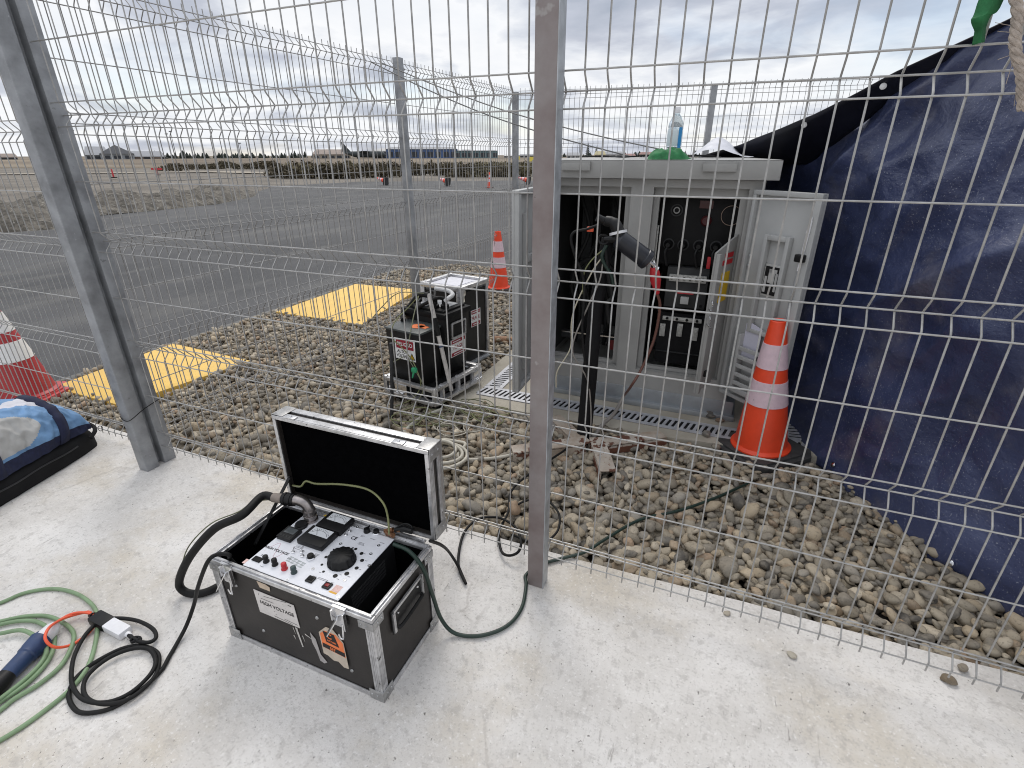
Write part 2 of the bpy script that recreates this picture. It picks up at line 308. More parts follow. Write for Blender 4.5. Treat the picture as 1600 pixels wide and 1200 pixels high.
def thing(name, label, cat, loc=(0, 0, 0), rz=0.0, group=None, X=None):
    o = bpy.data.objects.new(name, None); COL.objects.link(o); o.empty_display_size = .1
    mw = X if X is not None else Matrix.Translation(loc) @ Matrix.Rotation(rz, 4, 'Z')
    o.matrix_world = mw; WM[o] = mw.copy(); return tag(o, label, cat, group)
def struct(o, kind='structure'): o['kind'] = kind; return o
def dup(root, X, label, group):
    r = root.copy(); COL.objects.link(r); r.matrix_world = X; r['label'] = label; r['group'] = group
    for ch in root.children:
        c = ch.copy(); COL.objects.link(c); c.parent = r
        for g in ch.children: d = g.copy(); COL.objects.link(d); d.parent = c
    return r
def spline(pts, step=6):
    P = [Vector(p) for p in pts]; P = [P[0]*2-P[1]] + P + [P[-1]*2-P[-2]]; out = []
    for i in range(1, len(P)-2):
        a, b, c, d = P[i-1:i+3]
        for k in range(step):
            u = k/step; out.append(.5*((2*b)+(c-a)*u+(2*a-5*b+4*c-d)*u*u+(3*b-a-3*c+d)*u**3))
    out.append(P[-2]); return out
def cable(name, pts, r, m, label, cat='cable', n=8, step=6, group=None):
    p = spline(pts, step); o = MB().tube(p, r, n).build(name, m, None, loc=tuple(p[0]), angle=60); return tag(o, label, cat, group)
def frame(o, x, y):                           # matrix from origin and two axes
    x = Vector(x).normalized(); z = x.cross(Vector(y)).normalized(); y = z.cross(x); o = Vector(o)
    return Matrix(((x.x, y.x, z.x, o.x), (x.y, y.y, z.y, o.y), (x.z, y.z, z.z, o.z), (0, 0, 0, 1)))
def lettering(txt, X, size, m, parent, name='lettering', squash=1.0, ext=.0004):
    cu = bpy.data.curves.new(name, 'FONT'); cu.body = txt; cu.size = size; cu.align_x = 'CENTER'; cu.align_y = 'CENTER'; cu.extrude = ext; cu.offset = size*.012
    to = bpy.data.objects.new('t', cu); COL.objects.link(to); dg = bpy.context.evaluated_depsgraph_get(); me = bpy.data.meshes.new_from_object(to.evaluated_get(dg))
    bpy.data.objects.remove(to); me.name = name; me.materials.clear(); me.materials.append(m)
    Y = WM[parent].inverted() @ X @ Matrix.Diagonal((squash, 1, 1, 1)); me.transform(Y)
    o = bpy.data.objects.new(name, me); COL.objects.link(o); o.parent = parent; WM[o] = WM[parent]; return o
def sheet(name, poly, z, m, kind='structure', thick=0.0):
    b = MB()
    if thick: b.prism(poly, thick, Matrix.Translation((0, 0, z-thick)))
    else: b.add([(x, y, z) for x, y in poly], [tuple(range(len(poly)))])
    o = b.build(name, m); struct(o, kind); return o
# ------------------------------------------------------------------ SETTING: ground
S = 4000
sheet('ground', [(-S, -S), (S, -S), (S, S), (-S, S)], -.16, DIRT)
dist_dir = lambda px, py: tuple(G(px, py, -.10).xy)
fa = [G(-900, 262, -.10).xy, G(0, 262, -.10).xy, G(400, 262, -.1).xy, G(800, 262, -.1).xy, G(1300, 262, -.1).xy, G(2600, 262, -.1).xy]
far = [Vector((p.x*40, p.y*40)) for p in fa]
sheet('grass_field', [tuple(p) for p in fa] + [tuple(p) for p in reversed(far)], -.10, FIELD)
ap = [G(x, y, -.05) for x, y in [(-700, 376), (0, 364), (92, 358), (157, 337), (236, 330), (341, 319), (394, 308), (404, 299), (430, 291), (560, 284), (800, 282), (1400, 282)]]
apoly = [(p.x, p.y) for p in ap] + [(14, 24), (14, 6.95), (-3.6, 6.75), (-4.33, 6.0), (-4.30, -6), (-60, -6)]
sheet('asphalt_road', apoly, -.05, ASPH)
# kerb strip between road and gravel
kb = MB()
for i in range(10):
    y0, y1 = -2+.85*i, -2+.85*(i+1)-.006
    kb.box2((-4.38, y0, -.12), (-4.30, y1, -.044), .006)
struct(kb.build('kerb', mat('grey kerb', (.15, .148, .14), .85, 0, .25, 6, .2, 60)))
# pale tracks over the far apron
for (pts, wdt) in (([(-300, 262), (430, 257)], 1.2), ([(-300, 275), (330, 268), (520, 272)], 1.0)):
    p = [G(x, y, -.08) for x, y in pts]; d = [Vector((0, wdt*3, 0)) for _ in p]
    sheet('path', [tuple((a-b*.5).xy) for a, b in zip(p, d)] + [tuple((a+b*.5).xy) for a, b in reversed(list(zip(p, d)))], -.08, mat('pale track', (.34, .30, .24), .95, 0, .15, .2))
# spoil heap beside the road
fr = spline([G(x, y, -.06) for x, y in [(-500, 378), (-120, 370), (0, 363), (92, 357), (157, 336), (236, 329), (341, 318), (396, 308), (404, 300)]], 14)
hp = MB(); nu = 26; vs = []
for i, p in enumerate(fr):
    tt = i/(len(fr)-1); wd = 5.2*(1-tt)**.35+.4; away = Vector((-1, .05, 0))
    for j in range(nu+1):
        u = j/nu; h = .66*math.sin(math.pi*min(1, u*1.05))**.8*(min(1, (1-tt)*5)**.6) if u < .95 else 0
        pp = p+away*wd*u; nzv = mnoise.fractal(Vector((pp.x*.9, pp.y*.9, 0)), 1, 2, 6)*.28+mnoise.noise(Vector((pp.x*4, pp.y*4, 3)))*.06
        vs.append((pp.x, pp.y, -.07+max(0, h*(.62+nzv*1.3))))
hp.add(vs, [(i*(nu+1)+j, i*(nu+1)+j+1, (i+1)*(nu+1)+j+1, (i+1)*(nu+1)+j) for i in range(len(fr)-1) for j in range(nu)])
struct(hp.build('spoil_mound', RUBBLE, angle=180))
# concrete slab, broken front edge
edge = []
xs = np.arange(-9, 4.01, .12)
for x in xs: edge.append((float(x), 1.505+.045*(x+1.5)*(.6 if x > -1.5 else -.25)+.006*mnoise.noise(Vector((x*2, 0, 0)))+.008*mnoise.noise(Vector((x*9, 1, 0)))))
sheet('concrete_slab', [(-9, -5)] + [(4, -5)] + list(reversed(edge)), 0, CONC, thick=.2)
# gravel bed base
sheet('gravel_bed', [(-4.30, 1.3), (4, 1.3), (4, 6.94), (-3.6, 6.74), (-4.30, 6.0)], -.075, mat('shade-darkened sand', (.035, .031, .026), .95, 0, .2, 20))  # sand coloured dark to paint the shade in gaps between pebbles
# pebbles: one object, each stone a lumpy ellipsoid
def ico(sub):
    bm = bmesh.new(); bmesh.ops.create_icosphere(bm, subdivisions=sub, radius=1); bm.verts.index_update()
    v = np.array([x.co[:] for x in bm.verts]); f = np.array([[y.index for y in x.verts] for x in bm.faces]); bm.free(); return v, f
def stone_shapes(sub, k):
    v, f = ico(sub); res = []
    for i in range(k):
        o = Vector(rng.uniform(-50, 50, 3)); d = np.array([1+.34*mnoise.noise(Vector(p)*.9+o)+.10*mnoise.noise(Vector(p)*2.1+o) for p in v])
        w_ = v*d[:, None]
        for _ in range(3):                   # a few flattened facets
            n = rng.normal(size=3); n /= np.linalg.norm(n); h = rng.uniform(.62, .85); dd = w_ @ n; w_ = w_-np.outer(np.where(dd > h, (dd-h)*.75, 0), n)
        res.append(w_)
    return res, f
TONES = np.array([.97, .93, .875])*np.array([(.27, .245, .20), (.33, .295, .235), (.195, .18, .155), (.37, .315, .235), (.15, .143, .13), (.43, .39, .32), (.30, .24, .175), (.24, .228, .205), (.10, .095, .088), (.33, .245, .175)])
PT = np.array([.18, .18, .14, .13, .08, .07, .07, .09, .03, .03])
def rotm(a):
    cx, sx = np.cos(a[0]), np.sin(a[0]); cy, sy = np.cos(a[1]), np.sin(a[1]); cz, sz = np.cos(a[2]), np.sin(a[2])
    return np.array([[cz, -sz, 0], [sz, cz, 0], [0, 0, 1]]) @ np.array([[cy, 0, sy], [0, 1, 0], [-sy, 0, cy]]) @ np.array([[1, 0, 0], [0, cx, -sx], [0, sx, cx]])
def edge_y(x): return float(np.interp(x, xs, [e[1] for e in edge]))
def in_gravel(x, y):
    if y < edge_y(x)+.012 or x < -4.27 or x > 1.75 or y > 6.72-.0*x: return False
    if -1.50 < x < .65 and 2.64 < y < 4.6: return False
    if x < -3.7 and y > 6.0+(x+4.3)*1.1: return False
    if x > 1.35-(y-1.5)*.46+.25 and y > 1.5: return x < 1.35-(y-1.5)*.46+.35
    if -4.22 < x < -3.36 and 1.80 < y < 2.66: return False
    if -4.22 < x < -3.24 and 3.82 < y < 5.05: return False
    return True
def pebbles():
    shp2, f2 = stone_shapes(3, 14); shp1, f1 = stone_shapes(2, 14); shp0, f0 = stone_shapes(1, 10)
    V = []; F = []; C = []; off = 0
    sp = .0345; y = 1.45; row = 0
    for layer in (0, 1, 2):
        y = 1.45
        while y < 6.75:
            x = -4.3+(row % 2)*sp*.5
            while x < 1.8:
                px_, py_ = x+rng.normal(0, sp*.28), y+rng.normal(0, sp*.28); x += sp*(1.0 if layer == 0 else 1.25 if layer == 1 else 2.2)
                if layer == 2 and rng.random() < .35: continue
                if not in_gravel(px_, py_): continue
                dist = math.hypot(px_, py_)
                if px_ < -2.6 and dist > 5.2 and layer == 2: continue
                L_ = shp2 if dist < 1.9 else shp1 if dist < 3.4 else shp0; ff = f2 if dist < 1.9 else f1 if dist < 3.4 else f0
                s = L_[rng.integers(len(L_))]; a = rng.lognormal(math.log(.0195), .27); a = min(a, .038)
                dims = np.array([a*rng.uniform(1.05, 1.6), a*rng.uniform(.78, 1.05), a*rng.uniform(.52, .82)])
                rt = rotm((rng.normal(0, .32), rng.normal(0, .32), rng.uniform(0, 6.28)))
                zc = (-.050, -.028, -.008)[layer]+rng.normal(0, .008)+.010*mnoise.noise(Vector((px_*2.2, py_*2.2, 0)))
                vv = (s*dims) @ rt.T+np.array([px_, py_, zc]); V.append(vv); F.append(ff+off); off += len(vv)
                tn = TONES[rng.choice(len(TONES), p=PT)]*rng.uniform(.85, 1.25)
                C.append(np.tile(np.append(tn, 1), (len(vv), 1)))
            y += sp*.86*(1.0 if layer == 0 else 1.25 if layer == 1 else 2.2); row += 1
    V = np.concatenate(V).astype('f4'); F = np.concatenate(F).astype('i4'); C = np.concatenate(C).astype('f4')
    me = bpy.data.meshes.new('gravel'); me.vertices.add(len(V)); me.vertices.foreach_set('co', V.ravel()); me.loops.add(F.size); me.loops.foreach_set('vertex_index', F.ravel())
    me.polygons.add(len(F)); me.polygons.foreach_set('loop_start', np.arange(0, F.size, 3, dtype='i4')); me.polygons.foreach_set('use_smooth', np.ones(len(F), bool))
    ca_ = me.color_attributes.new('tone', 'FLOAT_COLOR', 'POINT'); ca_.data.foreach_set('color', C.ravel()); me.update(calc_edges=True); me.materials.append(STONE)
    o = bpy.data.objects.new('gravel', me); COL.objects.link(o); o['kind'] = 'stuff'; print('pebble verts', len(V))
pebbles()
# loose stones that lie on the concrete, each its own thing
shp, sf = stone_shapes(3, 8)
def loose(px, py, size, label, tone, i, z=0.0, flat=.5):
    p = G(px, py, z); s = shp[i % 8]*np.array([size, size*.72, size*flat]) @ rotm((0, 0, i*1.3)).T; s[:, 2] -= s[:, 2].min()
    o = MB().add([tuple(v) for v in s], [tuple(f) for f in sf]).build('loose_stone', STONE, None, angle=180); o.location = p
    at_ = o.data.color_attributes.new('tone', 'FLOAT_COLOR', 'POINT'); at_.data.foreach_set('color', np.tile(np.array([*tone, 1], 'f4'), (len(s), 1)).ravel())
    tag(o, label, 'stone', 'loose stones on the concrete')
loose(1481, 1065, .021, 'dark wedge-shaped stone lying on the white concrete just outside the fence prongs', (.16, .125, .085), 0)
loose(1503, 1047, .018, 'square greyish stone on the concrete under the bottom fence wire', (.22, .19, .15), 1)
loose(1237, 1025, .017, 'pale flat pebble alone on open white concrete right of the centre post', (.38, .35, .29), 2, flat=.3)
loose(1136, 960, .014, 'small pale pebble close in front of the bottom fence prongs', (.36, .32, .26), 3, flat=.35)
loose(1108, 652, .038, 'dark rounded stone beside the slotted drain in front of the cabinet', (.085, .08, .075), 4, z=0)
loose(1124, 659, .024, 'flat reddish brown stone touching the dark stone by the drain', (.20, .13, .09), 5, z=0)
loose(1103, 681, .032, 'grey stone on the kerb of the cabinet footing near the big cone', (.16, .15, .135), 6, z=0)
loose(410, 733, .040, 'grey brown pebble lying on the slab edge left of the open case lid', (.19, .17, .14), 7)
# yellow painted access covers
def pad(pts, label):
    c_ = sum((G(x, y, -.03) for x, y in pts), Vector())/4
    b_ = MB(); P = [G(x, y, -.03) for x, y in pts]; top = [Vector((p.x, p.y, -.012)) for p in P]; ctr = sum(top, Vector())/4; inn = [ctr+(p-ctr)*.93+Vector((0, 0, .014)) for p in top]
    b_.add([(p.x, p.y, -.12) for p in P]+[tuple(p) for p in top]+[tuple(p) for p in inn], [(i, (i+1) % 4, (i+1) % 4+4, i+4) for i in range(4)]+[(i+4, (i+1) % 4+4, (i+1) % 4+8, i+8) for i in range(4)]+[(8, 9, 10, 11)])
    o = b_.build('access_cover', YELPAD, None, loc=(c_.x, c_.y, -.03)); tag(o, label, 'cover slab', 'yellow concrete cover slabs')
pad([(85, 609), (272, 540), (392, 567), (188, 637)], 'yellow painted concrete slab nearer the left fence post, in the pebbles by the kerb')
pad([(432, 490), (556, 446), (652, 455), (565, 510)], 'yellow painted concrete slab farther back, behind the black equipment cases')
# ------------------------------------------------------------------ FENCES (folded welded mesh)
Wp, HF, GP = .0552, .0832, .2
PER = 2*GP+HF
def lev(n): return .10+n*PER
def wire_panel(name, P, d, nr, s0, s1, phase, dz=0.0, rad=.0024, parent=None, m=WIRE, nf=5, rv=None):
    P = Vector((*P, 0)); d = Vector((*d, 0)); nr = Vector((*nr, 0)); b_ = MB(); rv = rv or rad
    k = math.ceil((s0-phase)/Wp); ss = []
    while phase+k*Wp < s1: ss.append(phase+k*Wp); k += 1
    for s_ in ss:
        pts = [P+d*s_+Vector((0, 0, lev(0)-.027+dz))]
        for n in range(nf):
            z0 = lev(n)+dz; pts += [P+d*s_+Vector((0, 0, z0+.004)), P+d*s_+nr*.004+Vector((0, 0, z0+.010)), P+d*s_+nr*.027+Vector((0, 0, z0+HF/2-.006)), P+d*s_+nr*.031+Vector((0, 0, z0+HF/2)), P+d*s_+nr*.027+Vector((0, 0, z0+HF/2+.006)), P+d*s_+nr*.004+Vector((0, 0, z0+HF-.010)), P+d*s_+Vector((0, 0, z0+HF-.004))]
        pts.append(P+d*s_+Vector((0, 0, lev(nf-1)+HF+.028+dz)))
        b_.tube(pts, rv, 6)
    hz = []
    for n in range(nf):
        hz += [(lev(n), 0), (lev(n)+HF/2, .031), (lev(n)+HF, 0)]
        if n < nf-1: hz.append((lev(n)+HF+GP, 0))
    for z, o in hz: b_.tube([P+d*s0+nr*(o-rad*1.7)+Vector((0, 0, z+dz)), P+d*s1+nr*(o-rad*1.7)+Vector((0, 0, z+dz))], rad, 6)
    return b_.build(name, m, parent, angle=50)
YN = 1.4046
fn = thing('wire_fence', 'near run of folded steel mesh fence standing on the edge of the white concrete', 'fence', (-.45, 1.36, 0))
wire_panel('wire_panel', (0, YN), (1, 0), (0, 1), -.462, 1.72, -.3916, parent=fn)
wire_panel('wire_panel', (0, YN), (1, 0), (0, 1), -2.60, -.470, -2.4144, parent=fn)
wire_panel('wire_panel', (0, YN+.045), (1, 0), (0, 1), -6.4, -2.56, -2.60, dz=-.05, parent=fn)
def post(name, x0, x1, y0, y1, h, parent, m=GALVP, z0=-.0):
    o = MB().box2((x0, y0, z0), (x1, y1, h), .005).build(name, m, parent)
    return o
po = post('fence_post', -.499, -.440, 1.338, 1.390, 2.35, fn, RUSTP); po['label'] = 'reddish grey weathered square post in the middle of the picture'
MB().box2((-.441, 1.3385, .0), (-.4385, 1.3895, 2.345)).build('post_lit_side', GALV, po)  # thin paler facing puts the light on the right side into colour
post('fence_post', 1.725, 1.785, 1.338, 1.390, 2.35, fn)
pl = post('fence_post', -2.578, -2.515, 1.300, 1.362, 2.35, fn); MB().box2((-2.572, 1.3625, 0), (-2.556, 1.3915, 2.345)).box2((-2.578, 1.392, 0), (-2.515, 1.452, 2.35), .004).build('rear_flange', GALVP, pl)
pl['label'] = 'double grey galvanised corner post leaning out of the left of the frame'
tw = MB(); tz = .30; tw.tube(spline([(-2.585, 1.30, tz), (-2.55, 1.292, tz-.01), (-2.508, 1.296, tz-.004), (-2.506, 1.36, tz+.02), (-2.505, 1.42, tz+.035), (-2.49, 1.46, tz+.05)], 4), .0022, 6).build('tie_wire', BLK, pl)
# return run and far run
fl = lambda y: -2.763+.045*y
dl = Vector((.045, 1)).normalized()
f2 = thing('wire_fence', 'mesh fence run going away from the left corner post towards the road cones', 'fence', (fl(3.88), 3.88, -.05))
P0 = (fl(1.46), 1.46)
wire_panel('wire_panel', P0, dl, (1, -.045), .0, 2.40, .02, -.02, parent=f2, m=FWIRE)
wire_panel('wire_panel', P0, dl, (1, -.045), 2.44, 4.55, .03, -.02, parent=f2, m=FWIRE)
post('fence_post', fl(3.88)+.008, fl(3.88)+.068, 3.85, 3.91, 2.12, f2, z0=-.1)
post('fence_post', fl(6.0)+.008, fl(6.0)+.068, 5.98, 6.04, 2.08, f2, z0=-.1)
f3 = thing('wire_fence', 'farthest mesh fence run closing the yard behind the grey cabinet', 'fence', (-.44, 6.28, -.05))
d3 = Vector((2.05, .26)).normalized(); P3 = (fl(6.0)+.07, 6.02); n3 = (-d3.y, d3.x)
wire_panel('wire_panel', P3, d3, n3, 0, 2.02, .02, -.03, parent=f3, m=FWIRE); wire_panel('wire_panel', P3, d3, n3, 2.07, 4.2, .02, -.03, parent=f3, m=FWIRE)
pp_ = Vector(P3)+d3*2.045; post('fence_post', pp_.x-.03, pp_.x+.03, pp_.y-.06, pp_.y, 2.09, f3, z0=-.1)
# two slack wires from the fence top to the cabinet roof
for i, (a, bb) in enumerate((((-2.60, 3.74, 2.07), (-.36, 3.35, 1.452)), ((-2.60, 3.60, 2.06), (-.60, 3.2, 1.434)))):
    A_, B_ = Vector(a), Vector(bb); mid = (A_+B_)/2-Vector((0, 0, .06)); cable('overhead_wire', [A_, (A_+mid)/2-Vector((0, 0, .012)), mid, (mid+B_)/2-Vector((0, 0, .012)), B_], .004, mat('grey wire sheath', (.14, .14, .14), .5), ('upper of the two grey wires strung from the fence top to the cabinet roof', 'lower of the two grey wires strung from the fence top to the cabinet roof')[i], 'wire', 6, group='wires strung to the cabinet roof')
# ------------------------------------------------------------------ CABLE CABINET on its footing
sheet('cabinet_footing', [(-1.515, 2.62), (-.2, 2.64), (.66, 2.74), (.62, 4.7), (-1.49, 4.7)], 0, PADC, thick=.16)
def grate(x0, y0, x1, y1, along_x, label):
    o_ = thing('drain_grate', label, 'drain', ((x0+x1)/2, (y0+y1)/2, 0), group='slotted drain grates round the cabinet')
    MB().box2((x0, y0, -.002), (x1, y1, .0015)).build('channel', BLKM, o_)
    g = MB(); n = int(((x1-x0) if along_x else (y1-y0))/.034)
    if along_x:
        g.box2((x0, y0, .001), (x1, y0+.026, .006)).box2((x0, y1-.026, .001), (x1, y1, .006))
        for i in range(n+1): x = x0+i*(x1-x0)/n; g.bar((x-.004, y0+.022, .0035), (x+.016, y1-.022, .0035), .017, .0045)
    else:
        g.box2((x0, y0, .001), (x0+.026, y1, .006)).box2((x1-.026, y0, .001), (x1, y1, .006))
        for i in range(n+1): y = y0+i*(y1-y0)/n; g.bar((x0+.022, y-.004, .0035), (x1-.022, y+.010, .0035), .017, .0045)
    g.build('slotted_cover', mat('grate steel', (.46, .47, .50), .5, .3, .2, 20), o_)
grate(-1.40, 2.745, .52, 2.885, True, 'slotted steel drain grate along the front of the grey cabinet')
grate(-1.40, 2.889, -1.275, 4.4, False, 'slotted steel drain grate running back along the left side of the cabinet')
grate(.44, 2.889, .56, 4.4, False, 'slotted steel drain grate between the cabinet and the blue tarpaulin')
cb = thing('switchgear_cabinet', 'grey steel electrical cabinet with open doors standing on a concrete footing', 'cabinet', (-.47, 3.4, 0))
X0, X1, Y0, Y1 = -1.06, .115, 3.0, 3.85
# galvanised plinth
MB().box2((X0-.01, Y0-.005, .03), (X1+.045, Y1, .115), .003).box2((X0-.03, Y0-.03, .001), (X1+.06, Y1, .032), .003).build('plinth', mat('plinth zinc', (.33, .35, .37), .45, .5, .2, 6), cb)
bd = MB(); ZB, ZT = .115, 1.325
op = [(-1.0, -.545), (-.425, .045)]; oz0, oz1 = .235, 1.285
# front skin built round two openings
bd.box2((X0, Y0, ZB), (op[0][0], Y0+.04, ZT)).box2((op[0][1], Y0, ZB), (op[1][0], Y0+.04, ZT)).box2((op[1][1], Y0, ZB), (X1, Y0+.04, ZT))
for a, b2 in op: bd.box2((a, Y0, ZB), (b2, Y0+.04, oz0)).box2((a, Y0, oz1), (b2, Y0+.04, ZT))
bd.box2((X0, Y0+.04, ZB), (X0+.01, Y1, ZT)).box2((X1-.01, Y0+.04, ZB), (X1, Y1, ZT)).box2((X0+.01, Y1-.01, ZB), (X1-.01, Y1, ZT)).box2((X0+.01, Y0+.04, ZB), (X1-.01, Y1-.01, ZB+.02)).box2((op[0][1]+.03, Y0+.04, ZB+.02), (op[1][0]-.03, Y1-.02, ZT))
bd.build('body', CABGREY, cb)
# door rebates (stepped frames) inside the openings
rb = MB()
for a, b2 in op:
    rb.box2((a, Y0+.045, oz1-.045), (b2, Y0+.075, oz1)).box2((b2-.035, Y0+.045, oz0), (b2, Y0+.075, oz1-.046)).box2((a, Y0+.045, oz0), (a+.03, Y0+.075, oz1-.046)).box2((a+.031, Y0+.045, oz0), (b2-.036, Y0+.075, oz0+.02))
rb.build('door_rebate', CABGREY, cb)
rf = MB().box2((X0-.045, Y0-.05, 1.328), (X1+.055, Y1+.04, 1.418), .004)
rf.add([(X0-.045, Y0-.05, 1.419), (X1+.055, Y0-.05, 1.419), (X1+.055, Y1+.04, 1.419), (X0-.045, Y1+.04, 1.419), (X0+.1, Y0+.2, 1.428), (X1-.1, Y0+.2, 1.428), (X1-.1, Y1-.2, 1.428), (X0+.1, Y1-.2, 1.428)], [(0, 1, 5, 4), (1, 2, 6, 5), (2, 3, 7, 6), (3, 0, 4, 7), (4, 5, 6, 7)])
ro = rf.build('roof', CABGREY, cb)
for xa, xb in ((-.925, -.765), (-.188, -.030)):
    MB().box2((xa, Y0-.069, 1.366), (xb, Y0-.051, 1.402), .002).bar((xa, Y0-.06, 1.404), (xb, Y0-.06, 1.404), .004, .016).box2((xa, Y0-.066, 1.402), (xa+.006, Y0-.052, 1.412)).box2((xb-.006, Y0-.066, 1.402), (xb, Y0-.052, 1.412)).build('lifting_lug', CABGREY, ro)
# dark compartments
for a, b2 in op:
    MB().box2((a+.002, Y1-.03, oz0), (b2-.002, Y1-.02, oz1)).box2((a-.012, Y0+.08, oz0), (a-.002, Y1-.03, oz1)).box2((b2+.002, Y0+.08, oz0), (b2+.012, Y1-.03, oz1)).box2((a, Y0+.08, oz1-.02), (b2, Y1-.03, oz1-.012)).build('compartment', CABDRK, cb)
# left compartment: cable support, dark hoop, red label
lc = MB(); lc.box2((-.93, 3.45, .25), (-.86, 3.5, 1.2)).box2((-.75, 3.5, .25), (-.71, 3.53, 1.24)).box2((-1.0, 3.3, .28), (-.56, 3.33, .33)); lc.build('cable_support', MIDG, cb)
lc = MB(); lc.tube([(-.78+.15*math.cos(a), 3.25, .67+.17*math.sin(a)) for a in np.linspace(-.3, 3.6, 20)], .016, 8)
for px0 in (-.9, -.83, -.7): lc.tube(spline([(px0, 3.3, 1.2), (px0+.06, 3.28, 1.0), (px0-.02, 3.25, .75), (px0+.03, 3.27, .5), (px0, 3.3, .26)], 6), .013, 8)
lc.build('inner_cables', RUB, cb)
MB().box2((-.63, 3.18, .275), (-.565, 3.186, .34)).build('red_tag', mat('dull red tag', (.16, .012, .012), .5), cb)
MB().box2((-.96, 3.17, .36), (-.57, 3.18, .368)).build('busbar', CHROME, cb)
# right compartment: instrument panel with gauges, breaker and fuse carriers
ip = MB().box2((-.40, 3.14, .86), (.03, 3.16, 1.235), .004).build('instrument_panel', DRKG, cb)
def ring(cx, cz, y, r0, r1, m, name, parent, th=.006): return MB().lathe([(r1, 0), (r0, 0), (r0, th), (r1, th), (r1, 0)], (cx, y, cz), (0, -1, 0), 24).build(name, m, parent)
ring(-.308, 1.16, 3.139, .033, .027, MIDG, 'gauge_bezel', ip); ring(-.308, 1.16, 3.139, .018, .012, mat('pale grey ring', (.30, .30, .29), .5), 'gauge_ring', ip)
ring(-.022, 1.142, 3.139, .052, .049, mat('copper toned ring', (.24, .17, .13), .5), 'gauge_bezel', ip)
MB().lathe([(.028, 0), (.028, .012), (.02, .02)], (-.145, 3.139, 1.11), (0, -1, 0), 24).build('stop_button', mat('dull red button', (.05, .003, .004), .5), ip)
MB().box2((-.19, 3.132, 1.175), (-.12, 3.139, 1.215)).build('meter_window', mat('dark red window', (.05, .006, .006), .3), ip)
for cx in (-.33, -.25, -.165, -.075):
    ring(cx, .975, 3.139, .032, .025, MIDG, 'bushing_ring', ip); MB().lathe([(.022, 0), (.022, .03), (.012, .05)], (cx, 3.139, .975), (0, -1, 0), 16).tube(spline([(cx, 3.10, .965), (cx-.01, 3.085, .93), (cx+.008, 3.09, .86)], 5), .008, 8).build('plug_bushing', BLK, ip)
MB().box2((-.108, 3.08, .86), (-.088, 3.1, .925), .004).build('red_lever', REDP, ip)
bk = MB().box2((-.315, 3.10, .62), (-.085, 3.16, .855), .004).build('circuit_breaker', MIDG, cb)
MB().box2((-.30, 3.085, .775), (-.095, 3.10, .815), .003).build('terminal_strip', mat('zinc terminal', (.42, .42, .40), .4, .3, .3, 60), bk)
for i in range(6): MB().lathe([(.009, 0), (.009, .006)], (-.285+i*.034, 3.085, .795), (0, -1, 0), 10).build('terminal_screw', DRKG, bk)
MB().box2((-.245, 3.093, .705), (-.155, 3.099, .716)).build('red_stripe', REDP, bk); MB().box2((-.222, 3.078, .648), (-.176, 3.099, .69), .003).build('toggle', mat('pale toggle', (.42, .42, .41), .5), bk)
MB().box2((-.315, 3.09, .60), (-.085, 3.1, .619)).lathe([(.008, 0), (.008, .004)], (-.108, 3.098, .64), (0, -1, 0), 10).build('cover_edge', DRKG, bk)
fu = MB().box2((-.335, 3.12, .26), (-.06, 3.16, .58), .004).build('fuse_carrier', BLKM, cb)
st_ = MB().box2((-.312, 3.105, .535), (-.088, 3.119, .56), .002).build('terminal_strip', mat('zinc terminal', (.42, .42, .40), .4, .3, .3, 60), fu)
for i in range(4): MB().lathe([(.008, 0), (.008, .005)], (-.285+i*.057, 3.105, .548), (0, -1, 0), 10).build('terminal_screw', DRKG, fu)
for cx, cz in ((-.305, .47), (-.205, .48), (-.115, .465)): MB().box2((cx-.016, 3.108, cz-.04), (cx+.016, 3.119, cz+.04), .003).lathe([(.01, 0), (.01, .008)], (cx, 3.108, cz+.02), (0, -1, 0), 10).build('fuse_clip', mat('zinc terminal', (.42, .42, .40), .4, .3, .3, 60), fu)
MB().box2((-.335, 3.105, .335), (-.06, 3.119, .338)).build('cover_edge', MIDG, fu)
MB().box2((-.405, 3.1, .88), (-.39, 3.115, 1.08), .002).build('side_bar', mat('zinc terminal', (.42, .42, .40), .4, .3, .3, 60), cb)
# doors
def door(hx, hy, ex, ey, z0, z1, flip=1):
    h = Vector((hx, hy, z0)); d = Vector((ex-hx, ey-hy, 0)); wd = d.length; return frame(h, d, (0, 0, 1)), wd, z1-z0   # local x along door, y up, z = normal
Xd, wd, hd = door(.082, 2.985, .358, 2.745, .185, 1.285)
Xd = Xd @ Matrix.Diagonal((wd/.435, 1, 1, 1)); wd = .435
dr = MB().box2((0, 0, -.012), (wd, hd, 0), .002, Xd)
for a, b2, c2, e2 in ((0, 0, wd, .022), (0, hd-.022, wd, hd), (0, .022, .022, hd-.022), (wd-.04, .022, wd, hd-.022)): dr.box2((a, b2, .0005), (c2, e2, .026), .003, Xd)
dro = dr.build('door', CABIN, cb); dro['label'] = 'right door swung open beside the blue tarpaulin'
